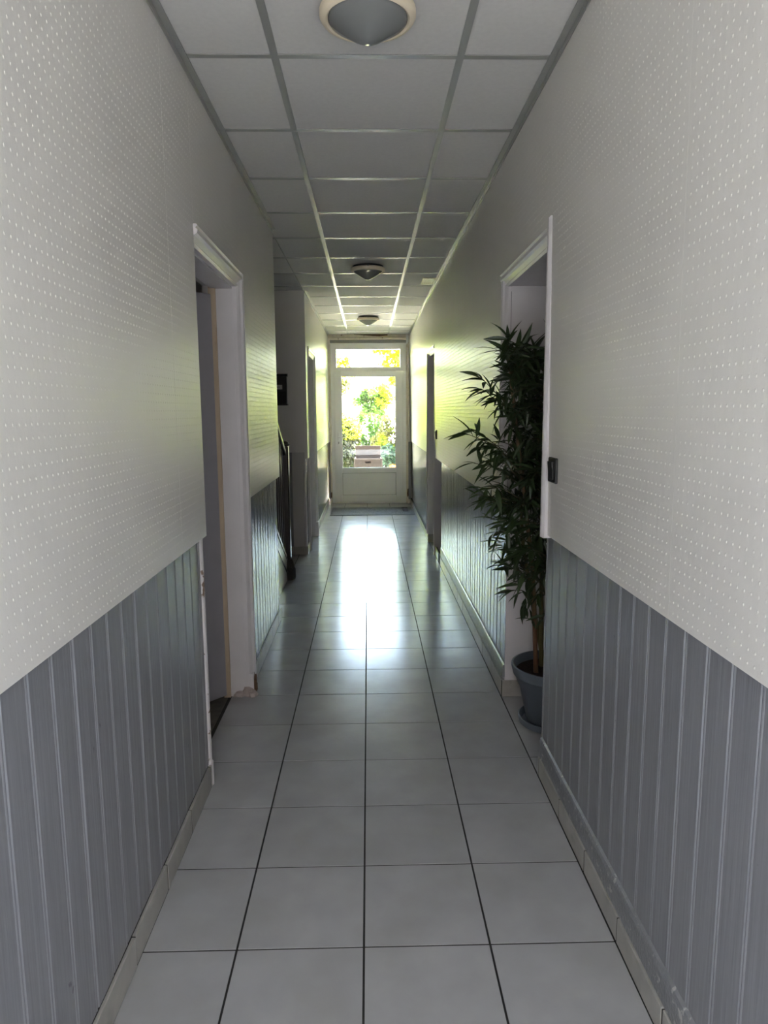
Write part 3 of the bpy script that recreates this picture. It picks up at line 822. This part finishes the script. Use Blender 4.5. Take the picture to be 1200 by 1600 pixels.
# dark wedge whose colour stands for the shade under the lifted last ceiling strip
q = MB(); q.prism([(-0.20, CEIL - 0.002), (0.30, CEIL - 0.002), (0.30, CEIL + 0.028 - 0.045), (0.18, CEIL - 0.030), (-0.20, CEIL - 0.004)], Y1 - 0.085, Y1 - 0.06, 'y')
part(q, 'gap_shade', M['brokenwood'], d5)

# ------------------------------------------------------------------ ceiling lamps
def lamp(y, label):
    t = empty('ceiling_lamp', (CX, y, CEIL))
    tag(t, label, 'lamp', 'round ceiling lamps down the corridor')
    q = MB(); q.lathe([(0, 0), (0.122, 0), (0.122, -0.016), (0, -0.016)], 40); q.build('gap_shade_plate', M['black'], t, smooth=True)  # black plate stands for the shadow gap between ceiling and rim
    q = MB(); q.lathe([(0.100, -0.0155), (0.130, -0.0155), (0.136, -0.019), (0.136, -0.033), (0.130, -0.041), (0.119, -0.045), (0.113, -0.041), (0.112, -0.030), (0.100, -0.030)], 48)
    rim = q.build('rim', M['lampcream'], t, smooth=True)
    q = MB(); q.lathe([(0.0, -0.028), (0.112, -0.030), (0.112, -0.041), (0.108, -0.047), (0.082, -0.063), (0.048, -0.085), (0.026, -0.097), (0.012, -0.1025), (0.0, -0.104)], 48)
    q.build('glass_dome', M['lampglass'], t, smooth=True)
    for a in (-PI / 2, PI / 6, 5 * PI / 6):
        q = MB(); q.lathe([(0, 0.003), (0.004, 0.003), (0.004, -0.001), (0, -0.001)], 10)
        s = q.build('screw', M['brass'], rim, (0.1365 * math.cos(a), 0.1365 * math.sin(a), -0.022)); s.rotation_euler = (PI / 2, 0, a + PI / 2)
    return t
lamp(2.15, 'nearest round ceiling lamp with cream rim, at the top edge')
lamp(5.75, 'middle round ceiling lamp, dark in the unlit stretch beside the vent')
lamp(8.75, 'farthest round ceiling lamp, pale and close to the garden door')

# vent grille
vt = empty('ceiling_vent', (0.541, 6.37, CEIL))
tag(vt, 'small slatted cream vent grille in the ceiling by the right wall', 'vent')
q = MB(); ring(q, -0.058, 0.058, -0.14, 0.14, 0.016, -0.006, 0.0)
me = q.mesh('frame', M['ventcream'])
o = link('frame', me, vt); o.rotation_euler = (PI / 2, 0, 0)
for i in range(8):
    q = MB(); x = -0.0345 + i * 0.00985
    q.box(x - 0.0022, x + 0.0022, -0.126, 0.126, -0.005, -0.0015); q.build('slat', M['ventcream'], vt)
q = MB(); q.box(-0.043, 0.043, -0.126, 0.126, -0.0012, -0.0004); q.build('slat_gap_shade', M['black'], vt)  # black sheet stands for the shade between the slats

# ------------------------------------------------------------------ switches
def switch(name, y, z, side, x, w_, h_, label, m='black', rot=0.0):
    t = empty(name, (x, y, z)); tag(t, label, 'switch')
    q = MB(); xa, xb = (-0.011, 0.001) if side < 0 else (-0.001, 0.011)
    q.box(xa, xb, -w_ / 2, w_ / 2, -h_ / 2, h_ / 2); q.build('plate', M[m], t, bevel=0.003)
    q = MB()
    f_ = -0.011 if side < 0 else 0.011
    s_ = -1 if side < 0 else 1
    q.prism([(f_, -0.030), (f_ + s_ * 0.002, -0.030), (f_ + s_ * 0.008, 0.030), (f_, 0.030)], -w_ * .30, w_ * .30, 'y')
    q.build('rocker', M[m], t, bevel=0.001)
    return t
switch('light_switch', 2.382, 1.206, -1, RP(2.38, 1.2), 0.092, 0.086, 'black square light switch on right wall beside the bamboo doorway')
switch('light_switch', 6.60, 1.19, -1, RP(6.6, 1.19), 0.080, 0.086, 'black light switch beside the far right doorway')
switch('light_switch', 10.55, 1.21, 1, LP, 0.080, 0.086, 'white light switch on left wall next to the garden door', 'pvc')

# ------------------------------------------------------------------ door mat
dm = empty('door_mat', (0.045, 9.86, 0.001))
tag(dm, 'wide grey textured door mat lying before the garden door', 'mat')
q = MB(); q.prism([(-0.58, -0.40), (0.585, -0.385), (0.57, 0.40), (-0.58, 0.36)], 0, 0.006, 'z'); q.build('mat_base', M['matgrey'], dm, bevel=0.002)
n = 2600
px = rng.uniform(-0.57, 0.565, n); py = rng.uniform(-0.37, 0.35, n)
V = np.zeros((n, 4, 3)); r_ = rng.uniform(0.006, 0.012, n); an = rng.uniform(0, PI, n)
for i in range(3):
    V[:, i, 0] = px + r_ * np.cos(an + i * 2.094); V[:, i, 1] = py + r_ * np.sin(an + i * 2.094); V[:, i, 2] = 0.005
V[:, 3, 0] = px; V[:, 3, 1] = py; V[:, 3, 2] = rng.uniform(0.009, 0.013, n)
bI = np.arange(n) * 4
FF = np.concatenate([np.stack([bI + i, bI + (i + 1) % 3, bI + 3], 1) for i in range(3)])
o = link('mat_pile', fast_mesh('mat_pile', V.reshape(-1, 3), FF, M['matgrey']), dm); o['kind'] = 'stuff'
for i in range(5):
    q = MB(); y = -0.085 + i * 0.085
    q.box(0.435, 0.512, y + 0.02, y + 0.062, 0.006, 0.016); q.build('dark_rib', M['matdark'], dm, bevel=0.003)  # row of small black raised bars on the mat

# ------------------------------------------------------------------ potted bamboo
POT = Vector((0.822, 3.00, 0.0))
sc_ = MB(); sc_.lathe([(0, 0.0), (0.128, 0.0), (0.148, 0.010), (0.152, 0.038), (0.147, 0.040), (0.142, 0.036), (0.135, 0.012), (0, 0.010)], 40)
plant = empty('potted_bamboo', POT)
tag(plant, 'tall dark artificial bamboo in grey pot standing in right doorway recess', 'plant')
pot = MB(); pot.lathe([(0, 0.012), (0.108, 0.012), (0.116, 0.03), (0.150, 0.185), (0.156, 0.190), (0.172, 0.232), (0.178, 0.236), (0.187, 0.270), (0.186, 0.280),
                       (0.178, 0.281), (0.172, 0.272), (0.162, 0.236), (0, 0.236)], 48)
pot.build('pot', M['pot'], plant, smooth=True)
sc_.build('saucer', M['pot'], plant, smooth=True)
so = MB()
prof = [(0.001, 0.246)] + [(0.1685 * i / 6, 0.246 + 0.004 * math.sin(i * 2.1)) for i in range(1, 7)]
so.lathe(prof, 28); so.build('soil', M['soil'], plant)
def wl(p): return Vector(p) - POT
canes = [  # world polylines
    [(0.742, 2.99, 0.235), (0.716, 2.98, 0.69), (0.655, 2.97, 1.14), (0.60, 2.95, 1.50), (0.58, 2.94, 1.64)],
    [(0.784, 3.07, 0.235), (0.765, 3.04, 0.80), (0.745, 3.05, 1.30), (0.72, 3.05, 1.64)],
    [(0.768, 2.92, 0.235), (0.770, 2.90, 0.70), (0.752, 2.90, 1.25), (0.735, 2.90, 1.60)],
    [(0.83, 2.96, 0.235), (0.84, 2.94, 0.90), (0.83, 2.93, 1.60)],
    [(0.86, 3.06, 0.235), (0.90, 3.08, 0.80), (0.90, 3.10, 1.45)],
    [(0.80, 3.08, 0.235), (0.70, 3.12, 0.80), (0.66, 3.14, 1.35)],
]
def interp(pl, t):
    k = t * (len(pl) - 1); i = min(int(k), len(pl) - 2); f_ = k - i
    return Vector(pl[i]).lerp(Vector(pl[i + 1]), f_)
for ci, pl in enumerate(canes):
    pts = [interp(pl, i / 24) for i in range(25)]
    rad = [(0.0105 - 0.006 * i / 24) * (1.16 if i % 4 == 0 else 1.0) for i in range(25)]
    q = MB(); q.tube([wl(p) for p in pts], rad, 8)
    q.build('cane', M['cane'] if ci in (0, 2, 3) else M['canegreen'], plant, smooth=True)
# leaf shapes
def leaf_mesh(Ln, Wd, droop, fold):
    n = 5; V = []; Fq = []
    for i in range(n + 1):
        t = i / n
        wv = Wd * (math.sin(PI * min(1, t * 1.02)) ** 0.75) * (1 - 0.45 * t) * 0.5 if 0 < i < n else 0.0006
        x = Ln * t; z = -droop * Ln * t * t
        V += [(x, -wv, z + fold * wv), (x, 0, z), (x, wv, z + fold * wv)]
    for i in range(n):
        a = i * 3
        Fq += [(a, a + 3, a + 4, a + 1), (a + 1, a + 4, a + 5, a + 2)]
    return V, Fq
LEAVES = [leaf_mesh(0.098, 0.025, 0.22, 0.4), leaf_mesh(0.085, 0.022, 0.10, 0.35), leaf_mesh(0.108, 0.026, 0.30, 0.3), leaf_mesh(0.070, 0.019, 0.18, 0.4)]
leafm = []
for V, Fq in LEAVES:
    mb = MB(); mb.add(V, Fq)
    leafm.append(mb.mesh('leaf', M['bamboo']))
leaf_list = []          # (world matrix, shape)
twig = MB()
def ok(p):
    if p.x > 0.60: return 2.60 < p.y < 3.27 and p.x < 1.12
    return 2.66 < p.y < 3.6
def add_leaf(p, d, r_):
    d = d.normalized()
    s = r_.uniform(0.80, 1.18); k = r_.randrange(4)
    if not ok(p) or not ok(p + d * 0.105 * s): return
    up = Vector((0, 0, 1)); side = d.cross(up)
    if side.length < 0.05: side = Vector((1, 0, 0))
    side.normalize(); nrm = side.cross(d)
    roll = r_.gauss(0, 0.5)
    sd_ = side * math.cos(roll) + nrm * math.sin(roll); nn = sd_.cross(d)
    if nn.z < 0 and abs(roll) < 1: nn = -nn; sd_ = -sd_
    m = Matrix(((d.x, nn.cross(d).x, nn.x, p.x), (d.y, nn.cross(d).y, nn.y, p.y), (d.z, nn.cross(d).z, nn.z, p.z), (0, 0, 0, 1)))
    leaf_list.append((m @ Matrix.Diagonal((s, s, s, 1)), k))
def spray(a, tip, n, r_, splay=0.9):
    """a twig from a cane point to a tip, carrying leaves in pairs and a fan at the end"""
    a, tip = Vector(a), Vector(tip)
    mid = a.lerp(tip, 0.5) + Vector((0, 0, 0.03 * r_.uniform(0.3, 1.5)))
    pts = [a, mid, tip]
    twig.tube([wl(a), wl(mid), wl(tip)], [0.0028, 0.0022, 0.0012], 5)
    ax = (tip - a).normalized()
    for i in range(n):
        t = 0.25 + 0.75 * (i / max(1, n - 1))
        p = interp([tuple(v) for v in pts], min(t, 1.0))
        if not ok(p): continue
        out = Vector((r_.gauss(0, 1), r_.gauss(0, 1), r_.gauss(0, 0.8) - 0.05)).normalized()
        d = ax * (0.75 if t < .9 else 1.2) + out * splay + Vector((0, 0, -0.30))
        add_leaf(p, d, r_)
R = random.Random(5)
# sprays that stand out into the corridor (tips measured in the picture, set out in space around the canes)
hand = [((0.62, 2.95, 1.42), (0.560, 2.93, 1.655), 16), ((0.62, 2.95, 1.55), (0.530, 2.96, 1.66), 8), ((0.735, 2.90, 1.52), (0.66, 2.86, 1.66), 12), ((0.75, 2.9, 1.45), (0.725, 2.80, 1.66), 10),
        ((0.62, 2.96, 1.36), (0.46, 2.94, 1.555), 18), ((0.63, 2.96, 1.40), (0.47, 2.96, 1.50), 16), ((0.64, 2.96, 1.32), (0.50, 2.90, 1.47), 14),
        ((0.655, 2.97, 1.14), (0.41, 2.93, 1.315), 14), ((0.66, 2.97, 1.12), (0.455, 2.98, 1.325), 14), ((0.66, 2.97, 1.16), (0.47, 2.90, 1.26), 14),
        ((0.66, 2.97, 1.08), (0.445, 2.96, 1.19), 11), ((0.66, 2.97, 1.1), (0.50, 2.93, 1.20), 10),
        ((0.67, 2.97, 1.02), (0.47, 2.95, 1.085), 15), ((0.68, 2.97, 1.0), (0.45, 2.92, 1.06), 13), ((0.69, 2.97, 0.95), (0.50, 2.96, 1.03), 13), ((0.66, 2.97, 1.1), (0.52, 2.98, 1.13), 7),
        ((0.70, 2.97, 0.83), (0.535, 2.94, 0.89), 12), ((0.70, 2.98, 0.80), (0.55, 2.93, 0.85), 9), ((0.71, 2.98, 0.75), (0.58, 2.96, 0.83), 9),
        ((0.72, 2.98, 0.66), (0.655, 2.95, 0.66), 6), ((0.72, 2.98, 0.60), (0.665, 2.93, 0.585), 5), ((0.74, 2.98, 0.45), (0.675, 2.94, 0.515), 5),
        ((0.77, 2.90, 0.62), (0.70, 2.84, 0.64), 7), ((0.77, 2.90, 0.52), (0.72, 2.83, 0.53), 6), ((0.78, 2.90, 0.70), (0.70, 2.86, 0.75), 8)]
for a, t_, n_ in hand: spray(a, t_, n_, R)
for i in range(270):
    ci = R.choice([0, 0, 1, 2, 2, 3, 3, 4, 5])
    t = R.uniform(0.24, 1.0) if ci else R.uniform(0.34, 1.0)
    a = interp(canes[ci], t)
    ang = R.uniform(0, 2 * PI); ln = R.uniform(0.07, 0.17)
    tip = a + Vector((math.cos(ang) * ln, math.sin(ang) * ln * 0.8, R.uniform(-0.01, 0.10)))
    if not ok(tip): tip = a + (tip - a) * 0.4
    if tip.x < 0.56: continue
    if a.z < 0.62 and R.random() < 0.5: continue
    spray(a, tip, R.randint(6, 10), R)
twig.build('twigs', M['twig'], plant)['kind'] = 'stuff'
cpos = Vector((0, 0, CAM_H))
# leaves the camera side sees most: nearest first
leaf_list.sort(key=lambda t: (t[0].translation.x * 1.6 + t[0].translation.y))
for m, k in leaf_list[:300]:
    o = link('leaf', leafm[k], plant)
    o.matrix_parent_inverse = Matrix.Identity(4)
    o.matrix_local = Matrix.Translation(-POT) @ m
print('LEAVES', len(leaf_list))
rest = MB()
for m, k in leaf_list[300:]:
    V, Fq = LEAVES[k]
    mm = Matrix.Translation(-POT) @ m
    rest.add([mm @ Vector(v) for v in V], Fq)
if rest.v:
    o = link('foliage', None); bpy.data.objects.remove(o)
    me = bpy.data.meshes.new('foliage'); me.from_pydata(rest.v, [], rest.f); me.materials.append(M['bamboo']); me.update()
    o = link('foliage', me, plant); o['kind'] = 'stuff'

# ------------------------------------------------------------------ garden
gr = MB(); gr.box(-60, 60, Y1 + 0.24, 90, -0.25, -0.05)
tag(gr.build('garden_ground', M['paving']), 'pale sunlit gravel ground outside the garden door', 'ground', kind='structure')
st = MB(); st.box(-60, 60, -60, Y0 - 0.24, -0.25, -0.03)
tag(st.build('street_ground', M['asphalt']), 'grey lane outside the open entrance behind the viewer', 'ground', kind='structure')
fh = MB(); fh.box(-30, 30, -9.0, -5.0, -0.03, 8.5)  # unseen front added to block sky and weaken light at the near end
tag(fh.build('wall_sky_blocker', M['facing']), 'unseen grey house front added across the lane to cut the sky light', 'wall', kind='structure')
gt = empty('added_dim_gate', (0, -4.98, -0.03)); tag(gt, 'unseen dark timber gate added across the lane to dim the corridor light', 'gate')  # added dark area, keeps light along the corridor axis off the alcove
for i in range(24):
    q = MB(); x = -2.4 + 0.2 * i; q.box(x + .003, x + .197, -0.03, 0.0, 0.02, 3.0); q.build('gate_board', M['darkwood'], gt)
q = MB(); q.box(-2.5, -2.4, -0.03, 0.05, 0, 3.1); q.box(2.4, 2.5, -0.03, 0.05, 0, 3.1); q.box(-2.4, 2.4, -0.03, 0.05, 3.0, 3.1); q.build('gate_frame', M['darkwood'], gt)

def leaf_cloud(center, radii, n, size, seed, shell=0.55, zcut=None, clumps=0, cr=0.25):
    g = np.random.default_rng(seed)
    d = g.normal(size=(n, 3)); d /= np.linalg.norm(d, axis=1)[:, None]
    r_ = (shell + (1 - shell) * g.random(n)) ** 1.0
    P = d * r_[:, None]
    if clumps:
        cc = g.normal(size=(clumps, 3)); cc /= np.linalg.norm(cc, axis=1)[:, None]; cc *= (0.35 + 0.65 * g.random(clumps))[:, None]
        P = cc[g.integers(0, clumps, n)] + d * (cr * g.random(n) ** 0.5)[:, None]
    P = P * np.array(radii) + np.array(center)
    nrm = g.normal(size=(n, 3)) + np.array([0, 0, 0.5]); nrm /= np.linalg.norm(nrm, axis=1)[:, None]
    u = np.cross(nrm, g.normal(size=(n, 3))); u /= np.linalg.norm(u, axis=1)[:, None]
    v = np.cross(nrm, u)
    L = size * (0.6 + 0.8 * g.random(n))[:, None]
    V = np.stack([P - u * L, P + v * L * 0.45, P + u * L, P - v * L * 0.45], 1)
    if zcut is not None: V[:, :, 2] = np.maximum(V[:, :, 2], zcut)
    Fq = np.arange(n * 4).reshape(n, 4)
    return V.reshape(-1, 3), Fq
def shrub(name, base, label, cat, clouds, trunk=None, group=None):
    t = empty(name, base); tag(t, label, cat, group)
    B = Vector(base)
    for (c, r_, n_, s_, m_, seed, kw) in clouds:
        V, Fq = leaf_cloud(c, r_, n_, s_, seed, **kw)
        o = link('foliage', fast_mesh('foliage', V - np.array(base), Fq, M[m_]), t); o['kind'] = 'stuff'
    if trunk:
        q = MB()
        for pts, rad in trunk: q.tube([Vector(p) - B for p in pts], rad, 8)
        q.build('trunk', M['bark'], t, smooth=True)
    return t
shrub('clipped_hedge', (-0.62, 15.2, -0.05), 'dense dark green clipped shrub at the left behind the glass', 'shrub',
      [((-0.62, 15.2, 0.66), (0.46, 0.45, 0.66), 16000, 0.045, 'hedge', 1, dict(shell=0.7)), ((-0.60, 15.15, 1.0), (0.47, 0.46, 0.36), 2200, 0.035, 'lime', 2, dict(shell=0.9))],
      [([(-0.62, 15.2, -0.05), (-0.60, 15.2, 0.7)], 0.05)])
shrub('flowering_bush', (0.50, 15.6, -0.05), 'loose bronze tinted bush at the right behind the glass', 'shrub',
      [((0.48, 15.6, 0.78), (0.42, 0.4, 0.52), 2600, 0.042, 'pinkish', 3, dict(shell=0.3, clumps=30, cr=0.3)),
       ((0.42, 15.5, 0.55), (0.30, 0.35, 0.42), 2200, 0.04, 'lime', 4, dict(shell=0.3, clumps=16, cr=0.35))],
      [([(0.5, 15.6, -0.05), (0.5, 15.6, 0.8)], 0.03)])
shrub('blue_green_bush', (0.38, 14.4, -0.05), 'low blue-green bush just right of the rattan box', 'shrub',
      [((0.40, 14.4, 0.44), (0.26, 0.25, 0.30), 1800, 0.04, 'bluegreen', 5, dict(shell=0.4))], [([(0.38, 14.4, -0.05), (0.38, 14.4, 0.4)], 0.02)])
shrub('green_shrub', (0.05, 17.0, -0.05), 'bright green shrub behind the rattan box between the bushes', 'shrub',
      [((0.06, 17.0, 0.72), (0.42, 0.4, 0.66), 3200, 0.045, 'green', 6, dict(shell=0.3, clumps=34, cr=0.28))], [([(0.05, 17, -0.05), (0.05, 17, 0.8)], 0.03)])
shrub('small_tree', (0.25, 19.5, -0.05), 'small bright green tree in the middle of the door glass', 'tree',
      [((0.14, 19.5, 1.62), (0.52, 0.5, 0.48), 3600, 0.05, 'green', 7, dict(shell=0.3, clumps=40, cr=0.3)),
       ((0.42, 19.4, 1.78), (0.36, 0.4, 0.34), 1300, 0.05, 'lime', 8, dict(shell=0.3, clumps=18, cr=0.35))],
      [([(0.25, 19.5, -0.05), (0.22, 19.5, 1.0), (0.15, 19.5, 1.6)], [0.06, 0.05, 0.03])])
shrub('overhanging_tree', (3.6, 17.5, -0.05), 'tall lime green tree overhanging the transom window from the right', 'tree',
      [((0.75, 17.0, 3.05), (0.85, 0.9, 0.62), 3400, 0.055, 'lime', 9, dict(clumps=46, cr=0.24)),
       ((0.85, 17.0, 2.25), (0.55, 0.7, 0.5), 1000, 0.055, 'lime', 10, dict(clumps=26, cr=0.2)),
       ((-0.25, 17.2, 3.3), (0.9, 0.9, 0.40), 1100, 0.055, 'lime', 11, dict(clumps=24, cr=0.2)),
       ((3.5, 17.6, 3.9), (2.4, 2.4, 1.9), 15000, 0.08, 'lime', 12, dict(clumps=120, cr=0.25))],
      [([(3.6, 17.5, -0.05), (3.4, 17.5, 2.4), (2.2, 17.2, 3.4), (0.6, 17.0, 3.1)], [0.16, 0.13, 0.07, 0.02]), ([(2.2, 17.2, 3.4), (0.3, 17.1, 3.4), (-0.8, 17.2, 3.4)], [0.06, 0.03, 0.01])])
shrub('left_tree', (-2.4, 19.0, -0.05), 'lime green tree reaching in from the left beyond the hedge', 'tree',
      [((-0.72, 18.6, 2.55), (0.45, 0.5, 0.42), 1300, 0.05, 'lime', 13, dict(clumps=26, cr=0.25)), ((-0.62, 18.6, 2.05), (0.30, 0.4, 0.25), 420, 0.05, 'pinkish', 14, dict(clumps=14, cr=0.3)),
       ((-2.7, 19, 3.3), (1.75, 1.5, 1.7), 14000, 0.08, 'lime', 15, dict(clumps=110, cr=0.28))],
      [([(-2.4, 19, -0.05), (-2.3, 19, 1.6), (-1.5, 18.8, 2.3), (-0.7, 18.6, 2.5)], [0.14, 0.1, 0.05, 0.015])])
shrub('orange_flowers', (0.48, 12.9, -0.05), 'patch of orange flowers low at the right of the door glass', 'flower',
      [((0.46, 12.9, 0.30), (0.14, 0.15, 0.14), 300, 0.03, 'orange', 16, dict(shell=0.5)), ((0.46, 12.9, 0.18), (0.18, 0.18, 0.20), 500, 0.035, 'lime', 17, dict(shell=0.3))])
shrub('glow_shrub', (-2.0, 16.0, -0.05), 'unseen lime green shrub added left of the clipped hedge to tint the wall glow', 'shrub',  # added out of view so the right wall reflects yellow-green
      [((-2.0, 16.0, 1.45), (0.86, 1.2, 1.75), 14000, 0.06, 'lime', 60, dict(shell=0.6))], [([(-2.0, 16.0, -0.05), (-2.0, 16.0, 1.0)], 0.06)])
shrub('glow_shrub', (1.75, 14.8, -0.05), 'unseen lime green shrub added right of the bronze tinted bush to tint the wall glow', 'shrub',  # added out of view so the left wall reflects yellow-green
      [((1.75, 14.8, 1.35), (1.0, 1.7, 1.6), 14000, 0.06, 'lime', 61, dict(shell=0.6))], [([(1.75, 14.8, -0.05), (1.75, 14.8, 1.0)], 0.06)])
shrub('glow_hedge', (-1.2, 23, -0.05), 'long lime green hedge added behind the small tree to tint the wall glow', 'hedge',  # added backdrop foliage, colours the light coming through the door
      [((-2.6, 23, 0.9), (1.9, 0.8, 1.2), 5000, 0.09, 'lime', 50, dict(shell=0.6)), ((2.8, 23, 0.9), (2.0, 0.8, 1.3), 5000, 0.09, 'lime', 51, dict(shell=0.6))],
      [([(-2.6, 23, -0.05), (-2.6, 23, 1.0)], 0.08), ([(2.8, 23, -0.05), (2.8, 23, 1.0)], 0.08)])
hg = np.random.default_rng(4)
for i in range(6):
    x = (-15.6, -11.8, -8.0, 8.0, 11.8, 15.6)[i]
    shrub('boundary_tree', (x, 24, -0.05), 'broad lime tree on the garden boundary, ' + ('leftmost of all', 'second from the left', 'just left of the long hedge', 'just right of the long hedge', 'second from the right', 'rightmost of all')[i], 'tree',
          [((x, 24, 2.6), (1.7, 1.4, 2.0), 5000, 0.11, 'lime', 30 + i, dict(clumps=50, cr=0.3))], [([(x, 24, -0.05), (x, 24, 2.2)], 0.15)], 'trees along the garden boundary')

# rattan box with its lid leaning open
bx = empty('rattan_box', (-0.008, 12.82, -0.05))
tag(bx, 'grey-brown woven rattan storage box with raised lid on the terrace', 'box')
HB = 0.615
q = MB(); q.box(-0.245, 0.245, -0.22, -0.20, 0.0, HB); q.box(-0.245, 0.245, 0.20, 0.22, 0.0, HB); q.box(-0.245, -0.225, -0.20, 0.20, 0.0, HB); q.box(0.225, 0.245, -0.20, 0.20, 0.0, HB); q.box(-0.225, 0.225, -0.20, 0.20, 0.0, 0.03)
body = q.build('body', M['rattan'], bx, bevel=0.006)
def weave(parent, x0, x1, z0, z1, nx, nz, y, name, m):
    mb = MB(); wx, wz = (x1 - x0) / nx, (z1 - z0) / nz
    for i in range(nx):
        for j in range(nz):
            dpt = 0.006 if (i + j) % 2 else 0.002
            mb.box(x0 + i * wx + .001, x0 + (i + 1) * wx - .001, y - dpt, y, z0 + j * wz + .0008, z0 + (j + 1) * wz - .0008)
    o = mb.build(name, m, parent); o['kind'] = 'stuff'; return o
weave(body, -0.235, 0.235, 0.05, HB - 0.02, 34, 30, -0.2205, 'woven_front', M['rattan'])
q = MB(); q.box(-0.055, 0.055, -0.2285, -0.220, HB - 0.088, HB - 0.045); q.build('hand_hole_shade', M['hole'], body, bevel=0.004)  # solid black block, its colour stands for the dark inside the hole
q = MB(); ring(q, -0.062, 0.062, HB - 0.096, HB - 0.037, 0.007, -0.232, -0.220); q.build('hole_rim', M['rattanlid'], body)
for sx in (-0.245, 0.245):
    for sy in (-0.22, 0.22):
        q = MB(); q.box(sx - 0.012, sx + 0.012, sy - 0.012, sy + 0.012, 0, HB + 0.004); q.build('corner_post', M['rattan'], body, bevel=0.004)
q = MB(); q.box(-0.234, 0.234, -0.012, 0.012, 0.0, 0.215)
lid = q.build('lid', M['rattanlid'], bx, bevel=0.005)
lid.location = (0, 0.232, HB - 0.005); lid.rotation_euler = (math.radians(-5), 0, 0)
weave(lid, -0.228, 0.228, 0.01, 0.205, 46, 20, -0.0125, 'woven_lid', M['rattanlid'])
